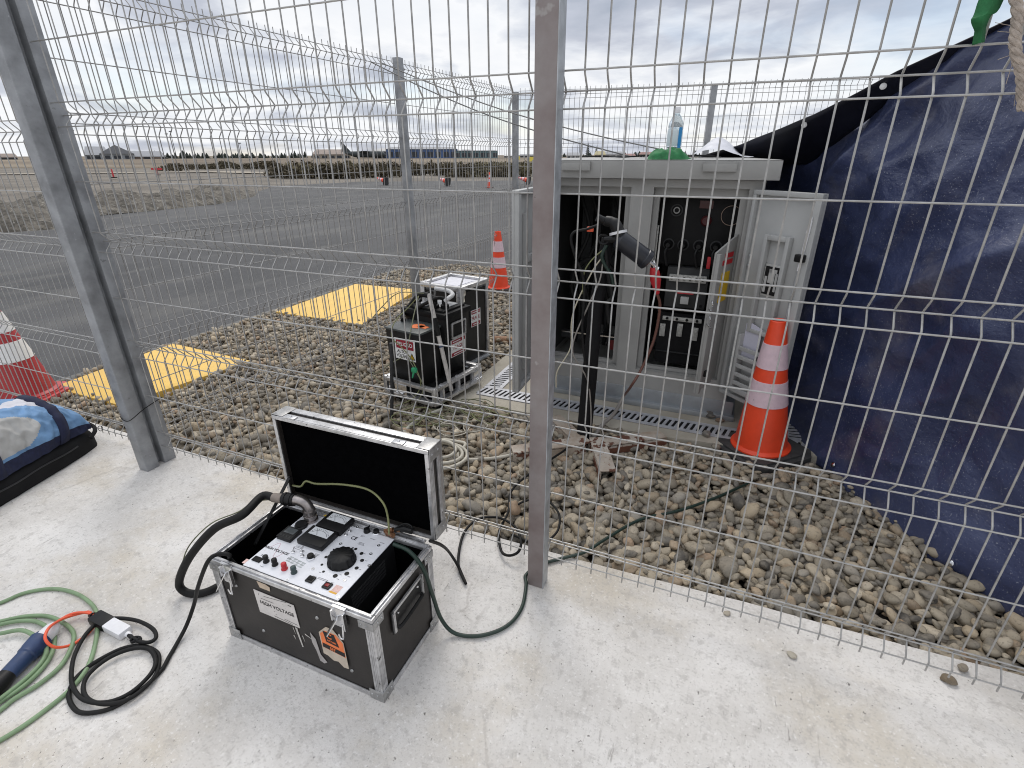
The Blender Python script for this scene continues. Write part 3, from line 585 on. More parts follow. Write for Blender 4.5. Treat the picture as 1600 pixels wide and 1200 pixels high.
# which way does the inside face? the camera side
sg = 1 if (Xd.to_3x3() @ Vector((0, 0, 1))).dot(Vector((0, 0, CAMZ))-Vector((.2, 2.8, .7))) > 0 else -1
print('door side', sg)
k = MB()
for a, b2, c2, e2 in ((.13, .40, .155, .90), (.275, .40, .30, .90), (.155, .875, .275, .90), (.155, .40, .275, .42)): k.box2((a, b2, .001), (c2, e2, .03), .004, Xd)
k.build('pocket_frame', CABIN, dro)
pk = MB().box2((.160, .60, .002), (.272, .76, .010), .003, Xd).build('data_plate', mat('plate rim', (.5, .5, .48), .4, .3, .2, 50), dro)
pk2 = MB().box2((.168, .61, .0105), (.264, .75, .012), 0, Xd)
pk2.build('plate_face', BLK, pk); k = MB()
for a, b2, c2, e2 in ((.173, .62, .19, .70), (.196, .67, .216, .735), (.222, .655, .238, .72), (.243, .63, .258, .72), (.196, .72, .25, .738)): k.box2((a, b2, .0125), (c2, e2, .0135), 0, Xd)
k.build('plate_print', mat('pale print', (.40, .40, .39), .5), pk)
rod = MB().tube([Xd @ Vector((.375, .36, .03)), Xd @ Vector((.392, .76, .03))], .006, 8).tube([Xd @ Vector((.356, .10, .03)), Xd @ Vector((.375, .36, .03))], .006, 8).build('latch_rod', GALV, dro)
MB().tube([Xd @ Vector((.392, .76, .03)), Xd @ Vector((.402, .985, .03))], .007, 8).tube([Xd @ Vector((.399, .93, .03)), Xd @ Vector((.403, 1.0, .03))], [.009, .004], 8).build('rod_tip', WHITEP, rod)
MB().box2((.365, .80, .02), (.418, .835, .05), .006, Xd).build('rod_guide', BLK, dro)
cbk = MB()
for i in range(5): cbk.lathe([(.004, -.008), (.012, 0), (.004, .008)], Xd @ Vector((.372+.012*(i % 2), .335+.02*i, .04)), (i % 2, .4, 1-i % 2), 10)
cbk.build('catch_clip', CHROME, dro)
for zz_ in (.78, .73, .22, .16): MB().lathe([(.008, 0), (.008, .006), (.004, .009)], Xd @ Vector((.035, zz_, .002)), Xd.to_3x3() @ Vector((0, 0, 1)), 10).build('hinge_bolt', GALV, dro)
# ventilated document box low on the door
db = MB(); bx0, by0, bx1, by1 = .10, .05, .34, .40
db.box2((bx0, by0, .002), (bx1, by0+.03, .05), .002, Xd).box2((bx0, by0+.03, .002), (bx0+.02, by1-.02, .05), .002, Xd).box2((bx1-.02, by0+.03, .002), (bx1, by1-.06, .05), .002, Xd)
for i in range(5): yy = by0+.045+i*.05; db.box2((bx0+.02, yy, .04), (bx1-.02, yy+.022, .05), .002, Xd)
dbo = db.build('document_box', CABIN, dro)
MB().prism([(.12, .24), (.235, .245), (.24, .43), (.15, .45), (.118, .44)], .002, Xd @ Matrix.Translation((0, 0, .020))).build('paper_sheet', mat('lilac white paper', (.55, .55, .64), .7, 0, .05, 20), dbo)
# left door, seen nearly edge on
Xl, wl, hl = door(-1.05, 2.985, -1.035, 2.50, .185, 1.285)
dl_ = MB().box2((0, 0, -.006), (wl, hl, .006), .002, Xl)
for a, b2, c2, e2 in ((0, 0, wl, .022), (0, hl-.022, wl, hl), (0, .022, .022, hl-.022), (wl-.04, .022, wl, hl-.022), (.17, .10, .195, hl-.12), (.33, .10, .36, hl-.12)): dl_.box2((a, b2, -.032), (c2, e2, -.0065), .003, Xl)
dl_.box2((.2, .72, -.03), (.32, .76, -.007), .003, Xl)
dlo = dl_.build('door', CABIN, cb); dlo['label'] = 'left door standing straight out, half hidden by the middle post'
# small inner door
Xi, wi, hi = door(.038, 3.06, -.058, 2.82, .215, .99)
iv = MB(); top_h = hi+.075
iv.prism([(0, 0), (wi, 0), (wi, hi), (0, top_h)], .010, Xi).box2((wi-.022, .0, -.02), (wi, hi-.004, -.0005), .002, Xi)
ivo = iv.build('inner_door', CABGREY, cb)
MB().box2((.06, .50, -.0025), (wi-.10, .66, -.0005), 0, Xi).build('yellow_label', YEL, ivo)
MB().box2((.05, .70, -.0025), (wi-.09, .725, -.0005), 0, Xi).box2((.05, .735, -.0025), (wi-.11, .76, -.0005), 0, Xi).build('red_print', REDP, ivo)
k = MB()
for i in range(4): k.lathe([(.016, -.004), (.019, 0), (.016, .004), (.013, 0), (.016, -.004)], Xi @ Vector((wi+.006, .40+.04*i, -.02)), (1, .3, .2 if i % 2 else 1), 14)
k.build('chain', CHROME, ivo)
MB().box2((wi-.05, .10, -.035), (wi-.02, .135, -.0205), .004, Xi).build('door_catch', BLK, ivo)
# things on the roof
bt = thing('water_bottle', 'clear plastic bottle with blue label standing on the cabinet roof', 'bottle', (-.372, 3.2, 1.427))
MB().lathe([(.036, 0), (.040, .012), (.040, .045), (.036, .05), (.040, .055), (.040, .14), (.036, .145), (.040, .15), (.038, .17), (.022, .205), (.013, .215), (.013, .225)], (-.372, 3.2, 1.427), (0, 0, 1), 24).build('bottle_body', PETB, bt)
MB().lathe([(.0155, .22), (.016, .245), (.014, .248)], (-.372, 3.2, 1.427), (0, 0, 1), 20).build('cap', WHITEP, bt)
MB().lathe([(.0405, .06), (.0408, .062), (.0408, .135), (.0405, .137)], (-.372, 3.2, 1.427), (0, 0, 1), 24).build('label', mat('pale label', (.60, .68, .72), .4), bt)
MB().prism([(-.010, .05), (.010, .05), (.010, .15), (-.010, .15)], .0016, frame((-.342, 3.172, 1.427), (.7, .7, 0), (0, 0, 1))).build('label_stripe', LBLUE, bt)
def cloth_lump(cx, cy, z, sx, sy, h, name, m, label, seed, cat):
    b_ = MB(); n = 26; vs = []
    for i in range(n):
        for j in range(n):
            u, v_ = i/(n-1)*2-1, j/(n-1)*2-1; r_ = min(1, math.hypot(u, v_)); e_ = 1+.25*mnoise.noise(Vector((u*1.5+seed, v_*1.5, 0))); r_ = r_**2
            vs.append((cx+u*sx*e_, cy+v_*sy*e_, z+h*max(0, (1-r_**2))*(.75+.75*abs(mnoise.noise(Vector((u*2.2+seed, v_*2.2, 2))))+.22*mnoise.noise(Vector((u*4+seed, v_*4, 2))))))
    b_.add(vs, [(i*n+j, (i+1)*n+j, (i+1)*n+j+1, i*n+j+1) for i in range(n-1) for j in range(n-1)]); bb = b_.build(name, m, None, loc=(cx, cy, z), angle=180); tag(bb, label, cat); return bb
cloth_lump(-.375, 3.05, 1.421, .115, .08, .052, 'crumpled_cloth', GREENCL, 'crumpled green cloth lying on the front edge of the cabinet roof', 3.3, 'cloth')
sh = MB(); vs = []; n = 14
for i in range(n):
    for j in range(n):
        u, v_ = i/(n-1), j/(n-1); p = Vector((-.30+.34*u, 3.25+.35*v_, 1.432+.10*math.sin(math.pi*min(1, u*1.2))*(.4+.6*v_)+.012*mnoise.noise(Vector((u*4, v_*4, 1))))); vs.append(tuple(p))
sh.add(vs, [(i*n+j, (i+1)*n+j, (i+1)*n+j+1, i*n+j+1) for i in range(n-1) for j in range(n-1)]); tag(sh.build('plastic_sheet', SHEET, None, loc=(-.2, 3.4, 1.43), angle=180), 'folded pale plastic sheet on the cabinet roof under the tarpaulin edge', 'plastic sheet')
cable('roof_cord', [(-.93, 3.35, 1.433), (-.75, 3.25, 1.436), (-.62, 3.1, 1.432), (-.50, 3.18, 1.44), (-.34, 3.2, 1.434), (-.22, 3.1, 1.44), (-.12, 3.15, 1.432)], .004, BLK, 'thin black cord lying loosely across the cabinet roof', 'cord', 6)
# ------------------------------------------------------------------ TARPAULIN
tp = thing('tarpaulin', 'large dark blue tarpaulin hung as a screen right of the cabinet', 'tarpaulin', (.9, 2.5, 0))
A2 = Vector((.03, 4.25)); B2 = Vector((1.62, 1.02)); B2 = A2+(B2-A2)*.85; nb, nh = 240, 170; vs = []
dT = (B2-A2).normalized(); nT = Vector((dT.y, -dT.x))
if nT.dot(Vector((0, 0))-A2) < 0: nT = -nT
LT = (B2-A2).length
def on_wall(px_, py_, off=0.0):              # sight line on the vertical plane of the sheet, moved off towards the yard; returns (t along sheet, z)
    v = ray(px_, py_); q = Vector((v.x, v.y)); k_ = (A2+nT*off).dot(nT)/q.dot(nT); p = q*k_
    return (p-A2-nT*off).dot(dT)/LT, CAMZ+v.z*k_
_rt, _rz = zip(*[on_wall(x, y, .06) for x, y in ((1255, 262), (1320, 208), (1385, 160), (1500, 88), (1600, 33), (1680, -12))])
def wall_top(t_): return max(1.40, float(np.interp(t_, _rt, _rz)) if t_ < _rt[-1] else _rz[-1]+(t_-_rt[-1])*LT*.36)
for i in range(nb+1):
    t_ = i/nb; c0 = A2+(B2-A2)*t_
    zt = wall_top(t_)
    for j in range(nh+1):
        v_ = j/nh; z = -.045+(zt+.045)*v_; s_ = t_*3.06
        fold = .030*math.sin(2.1*(s_*.9+z*1.3)+.8*mnoise.noise(Vector((s_*.8, z*.8, 0))))*(.3+.7*math.sin(math.pi*v_))
        fold += .045*mnoise.noise(Vector((s_*1.1+z*.6, z*1.5-s_*.5, 4)))+.02*mnoise.noise(Vector((s_*3.2+z*2.2, z*3.5-s_*2, 9)))+.014*abs(mnoise.noise(Vector((s_*5+z*4, z*6-s_*4, 2))))
        da, db_ = s_*.78+z*.62, -s_*.62+z*.78
        rd = 1-abs(mnoise.noise(Vector((db_*2.6+.5*mnoise.noise(Vector((da, db_, 7))), da*.45, 11)))*2); fold += .062*max(0, rd-.30)+.028*mnoise.noise(Vector((db_*6, da*.9, 5)))
        for fr_, sd_, am in ((2.3, 3, .013), (4.1, 8, .009), (1.7, 15, .012)):   # sharp creases running different ways
            ca_, sa_ = math.cos(sd_*.7), math.sin(sd_*.7); fold += am*max(0, 1-6*abs(mnoise.noise(Vector(((s_*ca_+z*sa_)*fr_, (z*ca_-s_*sa_)*fr_*.45, sd_)))))
        lean = -.05*v_-.03*math.sin(math.pi*v_); fl_ = .04*max(0, .12-v_)/.12+.085*math.exp(-((t_-.54)/.23)**2)*(1-v_)
        p = c0+nT*(fold*.9-lean+fl_); vs.append((p.x, p.y, z))
k = MB().add(vs, [(i*(nh+1)+j, (i+1)*(nh+1)+j, (i+1)*(nh+1)+j+1, i*(nh+1)+j+1) for i in range(nb) for j in range(nh)])
wl_ = k.build('hanging_sheet', TARP, tp, angle=180); md = wl_.modifiers.new('thick', 'SOLIDIFY'); md.thickness = .004
# eave flap: runs from the cabinet roof up towards the fence top
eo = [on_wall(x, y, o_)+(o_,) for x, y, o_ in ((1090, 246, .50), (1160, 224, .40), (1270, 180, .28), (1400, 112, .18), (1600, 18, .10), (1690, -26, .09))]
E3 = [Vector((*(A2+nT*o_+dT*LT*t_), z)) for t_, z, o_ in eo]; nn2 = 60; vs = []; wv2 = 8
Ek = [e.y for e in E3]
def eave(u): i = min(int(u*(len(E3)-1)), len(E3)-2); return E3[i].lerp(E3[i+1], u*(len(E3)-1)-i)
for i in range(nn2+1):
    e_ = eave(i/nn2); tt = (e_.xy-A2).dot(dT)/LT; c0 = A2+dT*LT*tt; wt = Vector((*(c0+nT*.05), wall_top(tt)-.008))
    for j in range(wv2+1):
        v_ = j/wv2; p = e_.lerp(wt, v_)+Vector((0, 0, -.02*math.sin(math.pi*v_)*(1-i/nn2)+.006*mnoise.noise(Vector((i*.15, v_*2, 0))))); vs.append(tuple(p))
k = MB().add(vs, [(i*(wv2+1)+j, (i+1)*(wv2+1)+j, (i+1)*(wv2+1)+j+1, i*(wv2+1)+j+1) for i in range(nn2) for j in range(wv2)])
ev = k.build('eave_flap', mat('shade-painted tarpaulin underside', (.008, .009, .018), .5, 0, .3, 6, .2, 12), tp, angle=180); md = ev.modifiers.new('thick', 'SOLIDIFY'); md.thickness = .004  # near-black colour paints in the shade under the blue tarpaulin
for t_ in (.37, .565):
    e_ = eave(t_); q_ = e_+Vector((.02, .004, -.022)); ring_ = MB().lathe([(.008, -.003), (.013, 0), (.008, .003), (.0, .003)], q_, (q_-Vector((0, 0, CAMZ))), 14); ring_.build('eyelet', WHITE, tp)  # solid white disc paints the bright sky seen through the eyelet hole
# back closing sheet, keeps the gap behind the cabinet dark
vs = []
for i in range(21):
    for j in range(13): u, v_ = i/20, j/12; vs.append((.08+.25*u, 3.86+.05*math.sin(u*9)+.3*u, -.05+1.52*v_))
MB().add(vs, [(i*13+j, (i+1)*13+j, (i+1)*13+j+1, i*13+j+1) for i in range(20) for j in range(12)]).build('back_sheet', TARP, tp, angle=180)
for (x, y) in ((1306, 725), (1489, 877)):
    g_ = G(x, y, .01); MB().lathe([(.007, -.003), (.013, 0), (.007, .003)], g_+Vector((-.02, -.03, .01)), (-.8, -.4, .3), 14).build('eyelet', CHROME, tp)
# green strip and rope tied to the fence, top right
g0_ = GY(1560, -40, 1.388); gp = [Vector((g0_.x, 1.394, 1.845)), GY(1548, 4, 1.38), GY(1533, 30, 1.375), GY(1532, 48, 1.385), GY(1529, 70, 1.39)]; gw = [.010, .019, .014, .008, .009]
vs = []
for p, w_ in zip(spline(gp, 5), np.interp(np.linspace(0, 4, 21), range(5), gw)): vs += [tuple(p+Vector((-w_, .004, 0))), tuple(p+Vector((0, -.008, .002))), tuple(p+Vector((w_, .003, .004)))]
k = MB().add(vs, [(i*3+j, i*3+j+1, (i+1)*3+j+1, (i+1)*3+j) for i in range(20) for j in range(2)])
gs_ = k.build('cloth_strip', GREENCL, None, loc=tuple(gp[0])); md = gs_.modifiers.new('thick', 'SOLIDIFY'); md.thickness = .003; tag(gs_, 'torn green cloth strip tied to the fence wires at the top right', 'cloth strip')
r0_ = GY(1588, -60, 1.38); rp = [Vector((r0_.x+.01, 1.402, 2.125)), Vector((r0_.x+.006, 1.386, 2.08)), Vector((r0_.x+.004, 1.38, 1.95)), GY(1588, -60, 1.38), GY(1590, 20, 1.375), GY(1586, 70, 1.37), GY(1596, 120, 1.375), GY(1598, 172, 1.38)]; k = MB()
for ph in range(3):
    pts = []; P_ = spline(rp, 14)
    for i, p in enumerate(P_): a_ = i*.55+ph*2.094; pts.append(p+Vector((math.cos(a_)*.0045, math.sin(a_)*.0045, 0)))
    k.tube(pts, .0053, 7)
for i in range(30):
    p = P_[rng.integers(len(P_))]; k.tube([p, p+Vector(rng.normal(0, .008, 3)), p+Vector(rng.normal(0, .016, 3))], .0006, 4)
tag(k.build('rope', ROPE, None, loc=tuple(rp[0])), 'frayed pale rope hanging down the fence at the right edge', 'rope')
# ------------------------------------------------------------------ TRAFFIC CONES
def cone(X, label, m, bandm, basem, group, h=.70, rb=.135, rt=.036, base=.40, octo=True, name='traffic_cone', cut=.42):
    o_ = thing(name, label, 'traffic cone', X=X, group=group)
    r_ = lambda z: rb+(rt-rb)*(z/h)
    zs = [0, .035, h*.375, h*.56, h*.655, h*.835, h]
    L0 = MB()
    a = base/2; c_ = a*cut
    poly = [(-a, -c_), (-c_, -a), (c_, -a), (a, -c_), (a, c_), (c_, a), (-c_, a), (-a, c_)] if octo else [(-a, -a), (a, -a), (a, a), (-a, a)]
    L0.prism(poly, .026).prism([(x*.86, y*.86) for x, y in poly], .010, Matrix.Translation((0, 0, .0262)))
    L0.v = [tuple(X @ Vector(v)) for v in L0.v]; L0.build('cone_base', basem, o_)
    B0 = MB()
    B0.lathe([(rb+.012, .0365), (rb+.012, .044), (r_(.05), .056), (r_(h*.5), .03+h*.5), (r_(h), .03+h-.004), (r_(h)-.004, .03+h), (r_(h)-.009, .03+h-.006), (r_(h*.8)-.012, .03+h*.8)], n=36, X=X)
    B0.build('cone_body', m, o_)
    for z0, z1 in ((h*.375, h*.56), (h*.655, h*.835)): MB().lathe([(r_(z0)+.0005, .03+z0), (r_(z0)+.002, .031+z0), (r_(z1)+.002, .029+z1), (r_(z1)+.0005, .03+z1)], n=36, X=X).build('reflective_band', bandm, o_)
    return o_
CG = 'orange cones with two pale bands'
c1 = cone(Matrix.Translation(tuple(G(1186, 704, -.025)[:2])+(-.022,)) @ Matrix.Rotation(R(-3.2), 4, 'Y') @ Matrix.Rotation(R(42), 4, 'Z'), 'bright orange cone on a black base in front of the open cabinet door', CONE, BAND, mat('dusty rubber', (.042, .042, .042), .8, 0, .4, 12), CG, h=.70, rb=.137, rt=.038, base=.40, cut=.72)
p = G(779, 452, -.03); dup(c1, Matrix.Translation((p.x, p.y, -.035)) @ Matrix.Diagonal((.93, .93, .93, 1)), 'bright orange cone standing on pebbles behind the black cases', CG)
p = G(768, 294, -.05); dup(c1, Matrix.Translation((p.x-.1, p.y, -.05)) @ Matrix.Diagonal((.85, .85, 1.0, 1)), 'small upright orange cone far off on the asphalt, past the fence corner', CG)
p = G(28, 630, -.03)
cone(Matrix.Translation((p.x-.03, p.y+.08, -.03)) @ Matrix.Rotation(R(20), 4, 'Z') @ Matrix.Rotation(R(-2), 4, 'Y'), 'faded dark red cone with two white bands behind the blue and black bag', CONEOLD, WHITE, CONEOLDB, 'cones near the yard', h=.66, rb=.165, rt=.03, base=.42)
for (x, y, az, lab) in ((604, 290, 2.9, 'toppled red cone lying on the asphalt just left of the tall fence post'), (700, 291, 2.8, 'toppled red cone lying on the asphalt midway between the two far posts'), (826, 289, 2.9, 'toppled red cone lying on the asphalt just beyond the corner fence post')):
    p = G(x, y, -.05); dup(c1, Matrix.Translation((p.x, p.y, .16)) @ Matrix.Rotation(az, 4, 'Z') @ Matrix.Rotation(R(78), 4, 'Y') @ Matrix.Diagonal((1, 1, 1.0, 1)), lab, CG)
for (x, y, lab) in ((178, 278, 'tiny red marker post standing on the far track beyond the spoil heap'), (247, 274, 'tiny red and white barrier marker by the dark bushes on the far track')):
    p = G(x, y, -.06); o_ = thing('marker_post', lab, 'marker', tuple(p)); X = Matrix.Translation(p)
    MB().lathe([(.06, 0), (.05, .6), (.04, .62)], n=10, X=X).build('stem', REDP, o_); MB().lathe([(.22, 0), (.22, .06)], n=12, X=X).build('foot', RUB, o_)
    if x > 200: MB().box(Vector((0, 0, .5))+p, (1.3, .06, .16)).build('board', REDP, o_)
# ------------------------------------------------------------------ BLACK TEST EQUIPMENT behind the fence
XE = Matrix.Translation((-1.69, 2.70, -.03)) @ Matrix.Rotation(R(-9), 4, 'Z')
te = thing('test_set_trolley', 'black high voltage unit with danger labels on a low aluminium trolley', 'test equipment', X=XE)
tr = MB(); tx, ty = .200, .235
def L(x, y, z): return XE @ Vector((x, y, z))
for z, hh in ((.075, .045), (.165, .032)):
    for (a, b2) in (((-tx, -ty), (tx, -ty)), ((tx, -ty), (tx, ty)), ((tx, ty), (-tx, ty)), ((-tx, ty), (-tx, -ty))): tr.bar(L(*a, z), L(*b2, z), hh, .022, .003)
for x, y in ((-tx, -ty), (tx, -ty), (tx, ty), (-tx, ty), (tx, 0), (tx, -.16), (tx, .16)): tr.bar(L(x, y, .06), L(x, y, .182), .026, .024, .003, up=(0, 1, 0))
tro = tr.build('trolley_frame', ALU, te)
MB().box((0, 0, .07), (2*tx-.03, 2*ty-.03, .02), XE).box((0, 0, .12), (2*tx-.05, 2*ty-.05, .05), XE).build('tray_board', BLK, te)
for x, y in ((-.06, -ty-.014), (tx+.014, .20)):
    q_ = Vector((x, y, .12)); MB().box(q_, (.10, .012, .07) if y < -.2 else (.012, .09, .07), XE, .004).tube([L(x-.03, y-.012, .10), L(x+.03, y-.012, .10)] if y < -.2 else [L(x+.012, y-.03, .09), L(x+.012, y+.03, .09)], .006, 8).build('butterfly_latch', CHROME, tro)
for x, y in ((tx-.04, ty-.05), (tx-.04, -ty+.06), (-tx+.05, -ty+.06), (-tx+.05, ty-.05)):
    MB().lathe([(.012, -.014), (.034, -.012), (.034, .012), (.012, .014)], L(x, y, .036), XE.to_3x3() @ Vector((1, 0, 0)), 18).build('castor_wheel', RUB, te)
# front low box and tall tapered tub with lid
ub = MB().box((-.055, -.10, .31), (.28, .20, .35), XE, .008, taper=.93).build('front_box', BLK, te)
MB().box((-.055, -.095, .491), (.285, .215, .014), XE, .004).build('box_lid', mat('grey green lid', (.07, .08, .08), .45, 0, .1, 10), ub)
tb = MB().box((-.045, .125, .345), (.33, .25, .40), XE, .012, taper=.88).build('tub', BLK, te)
MB().box((-.045, .125, .556), (.36, .28, .036), XE, .008).box((-.045, .125, .580), (.30, .22, .014), XE, .004).build('tub_lid', DRKG, tb)
MB().box((-.005, .14, .590), (.16, .13, .006), XE, .002).build('top_plate', mat('pale grey plate', (.30, .31, .32), .45, .2, .2, 12), tb)
for x, y, h_ in ((-.09, .07, .075), (.0, .06, .06), (.055, .09, .05)): MB().lathe([(.026, 0), (.028, .02), (.018, .025), (.018, h_), (.010, h_+.006)], L(x, y, .586), (0, 0, 1), 16).build('terminal_bushing', BLK if x > -.05 else WHITEP, tb)
MB().tube(spline([L(.06, .08, .63), L(.08, .11, .65), L(.06, .17, .655), L(.0, .20, .665), L(-.10, .19, .67)], 5), .014, 10).build('grab_tube', mat('pale tube', (.5, .5, .5), .4), tb)
# handle recess on the right side
HX = XE @ frame((.119, .125, .45), (0, 1, .0), (0.05, 0, 1))
k = MB()
for a, b2 in (((-.07, -.05), (.07, -.05)), ((.07, -.05), (.07, .05)), ((.07, .05), (-.07, .05)), ((-.07, .05), (-.07, -.05))): k.bar(HX @ Vector((*a, .012)), HX @ Vector((*b2, .012)), .010, .012, .002)
k.build('handle_frame', ALU, tb)
def placard(X, w_, h_, parent, kind):
    pl_ = MB().box((0, 0, 0), (w_, h_, .0016), X).build('warning_label', WHITE, parent)
    if kind == 'PELIGRO':
        MB().box((0, h_*.235, .0012), (w_*.86, h_*.42, .001), X).build('red_band', REDD, pl_)
        lettering('PELIGRO', X @ Matrix.Translation((0, h_*.235, .0020)), h_*.24, WHITE, pl_, squash=.98)
        lettering('ALTO', X @ Matrix.Translation((-w_*.18, -h_*.13, .0012)), h_*.21, BLK, pl_); lettering('VOLTAJE', X @ Matrix.Translation((-w_*.15, -h_*.34, .0012)), h_*.21, BLK, pl_, squash=.86)
        Y = X @ Matrix.Translation((w_*.33, -h_*.27, .0010)); MB().prism([(-.024, -.02), (.024, -.02), (0, .022)], .0008, Y).build('hazard_triangle', BLK, pl_); MB().prism([(-.0165, -.0155), (.0165, -.0155), (0, .0135)], .0008, Y @ Matrix.Translation((0, 0, .0004))).build('hazard_triangle_fill', YEL, pl_)
        lettering('!', Y @ Matrix.Translation((0, -.005, .0016)), .024, BLK, pl_)
    else:
        for yy_ in (.36, -.36): MB().box((0, h_*yy_, .0012), (w_*.90, h_*.20, .001), X).build('red_band', REDD, pl_)
        lettering('FRAGIL', X @ Matrix.Translation((0, 0, .0012)), h_*.30, REDD, pl_, squash=.9)
        MB().box((w_*.33, h_*.36, .0019), (w_*.07, h_*.09, .0006), X).box((-w_*.12, h_*.36, .0019), (w_*.5, h_*.05, .0006), X).box((0, -h_*.36, .0019), (w_*.6, h_*.05, .0006), X).build('white_print', WHITE, pl_)
tl = math.atan(.01/.35)
placard(XE @ frame((-.055+.015, -.2025, .375), (1, 0, 0), (0, .02, 1)), .165, .135, ub, 'PELIGRO')
placard(XE @ frame((.1165, .13, .325), (0, 1, 0), (.05, 0, 1)), .16, .12, tb, 'FRAGIL')
MB().lathe([(.0, 0), (.045, 0), (.045, .002), (0, .002)], L(-.02, -.09, .499), (0, 0, 1), 16).box((.02, -.09, .500), (.07, .04, .002), XE).build('orange_tag', ORANGE, ub)
# slanted discharge stick resting against the trolley, wires round it
a_, b_ = L(-.015, .0, .72), L(.225, -.19, .10)
a_ = GD(672, 452, te.matrix_world.translation); a_ = Vector((a_.x+.05, a_.y-.10, a_.z)); b_ = L(.225, -.10, .12)
st_ = thing('discharge_stick', 'pale insulating stick with a dark grip leaning on the black high voltage unit', 'stick', tuple(b_))
MB().tube([b_, b_.lerp(a_, .58)], .013, 12).tube([b_.lerp(a_, .76), b_.lerp(a_, .98), a_], [.013, .012, .006], 12).build('rod', mat('stick fibreglass', (.50, .47, .44), .5, 0, .2, 30), st_)
MB().tube([b_.lerp(a_, .58), b_.lerp(a_, .76)], .0155, 12).build('grip', RUB, st_); MB().tube([b_.lerp(a_, .46), b_.lerp(a_, .475)], .0145, 12).build('blue_ring', BLUEP, st_)
hook = L(-.16, .10, .60)
cable('high_voltage_lead', [L(.02, .05, .64), L(-.04, .04, .665), L(-.12, .05, .65), L(-.19, .04, .58), L(-.215, -.01, .53), L(-.17, -.06, .507)], .017, RUB, 'thick black lead curving down the left side of the black trolley unit', 'cable', 10)
cable('test_lead', [L(.055, .09, .645), L(.04, .03, .66), L(-.03, .0, .62), L(-.10, -.0, .585), L(-.15, .02, .60)], .011, RUB, 'second black lead lying over the lid edge of the trolley unit', 'cable', 9)
cable('test_lead', [L(.0, .06, .65), L(-.05, .12, .67), L(-.13, .13, .64), L(-.21, .11, .54), L(-.225, .05, .42), L(-.21, -.02, .30)], .009, RUB, 'thin black lead hanging down the far left side of the trolley unit', 'cable', 9)
cable('earth_wire', [L(-.06, -.02, .67), L(-.12, -.05, .60), L(-.13, -.18, .53), L(-.12, -.225, .45), L(-.05, -.225, .40), L(.02, -.225, .34), L(.07, -.235, .28), L(.10, -.24, .18), L(.05, -.27, .09), L(-.05, -.32, .03)], .0035, YGREEN, 'thin yellow green wire looping down the front of the black trolley unit', 'wire', 6)
cable('earth_wire', [L(-.06, -.02, .67), L(-.02, -.12, .58), L(.02, -.22, .46), L(.00, -.23, .36), L(.06, -.235, .27), L(.13, -.25, .18), L(.09, -.28, .08), L(.0, -.32, .03)], .0035, OLIVE, 'thin olive wire hanging right of the yellow green one on the trolley unit', 'wire', 6)
k = MB(); kp = L(.062, -.245, .275); k.box(kp, (.035, .02, .03), None, .006).tube([kp, kp+Vector((-.012, -.01, -.05))], [.008, .004], 6).tube([kp, kp+Vector((.02, -.01, .03))], [.006, .002], 6)
tag(k.build('tape_knot', TEAL, None, loc=tuple(kp)), 'bright green tape knot tying thin wires on the black unit', 'tape')
wp = [G(590, 580, .20), G(600, 568, .22), G(632, 545, .26)]
cable('earth_wire', [L(-.05, .02, .68), L(-.25, .0, .66), L(-.36, -.06, .56), L(-.40, -.10, .50)], .003, OLIVE, 'thin dark wire arching left from the trolley top over the yellow slab', 'wire', 6)
cable('earth_wire', [L(-.05, -.215, .33), L(-.13, -.25, .28), L(-.24, -.27, .20), L(-.30, -.27, .19), L(-.20, -.29, .15)], .003, OLIVE, 'thin wire sticking out left of the danger label', 'wire', 6)
# dark stake left of the trolley
p0 = G(612, 665, -.06); p1 = GD(611, 536, p0)
tag(MB().tube([p0, p0.lerp(p1, .5)+Vector((.004, 0, 0)), p1], [.011, .011, .010], 10).build('ground_stake', mat('dark stake steel', (.035, .036, .04), .6, .2, .3, 20), None, loc=tuple(p0)), 'thin dark stake standing upright in pebbles left of the trolley', 'stake')
# tall rear flight case
XR = Matrix.Translation((-1.845, 3.325, -.03)) @ Matrix.Rotation(R(-9), 4, 'Z')
rc = thing('flight_case', 'tall black flight case with aluminium edges, standing behind the trolley unit', 'flight case', X=XR)
cw, cdp, ch = .175, .175, .635
MB().box((0, 0, .30), (2*cw-.01, 2*cdp-.01, .56), XR).build('case_body', BLK, rc)
k = MB()
for sx in (-1, 1):
    for sy in (-1, 1): k.bar(XR @ Vector((sx*(cw-.012), sy*(cdp-.012), .02)), XR @ Vector((sx*(cw-.012), sy*(cdp-.012), ch)), .034, .034, .003, up=(0, 1, 0))
for z in (.03, ch-.018):
    for a2, b2 in (((-cw, -cdp), (cw, -cdp)), ((cw, -cdp), (cw, cdp)), ((cw, cdp), (-cw, cdp)), ((-cw, cdp), (-cw, -cdp))):
        k.bar(XR @ Vector((a2[0]*.96, a2[1]*.96, z)), XR @ Vector((b2[0]*.96, b2[1]*.96, z)), .036, .03, .003)
k.build('edge_trim', ALU, rc)
MB().box((0, 0, ch-.03), (2*cw-.06, 2*cdp-.06, .02), XR).box((0, 0, ch-.018), (.20, .20, .004), XR).build('pale_lining', mat('pale lining', (.66, .66, .71), .5, 0, .06, 20), rc)
MB().lathe([(.0, 0), (.03, 0), (.03, .006), (0, .008)], XR @ Vector((cw+.005, -cdp+.03, ch-.05)), XR.to_3x3() @ Vector((1, 0, 0)), 16).box((cw+.008, -cdp+.03, ch-.09), (.008, .03, .05), XR, .003).build('corner_latch', CHROME, rc)
placard(XR @ frame((cw+.001, .01, .37), (0, 1, 0), (0, 0, 1)), .12, .125, rc, 'FRAGIL')
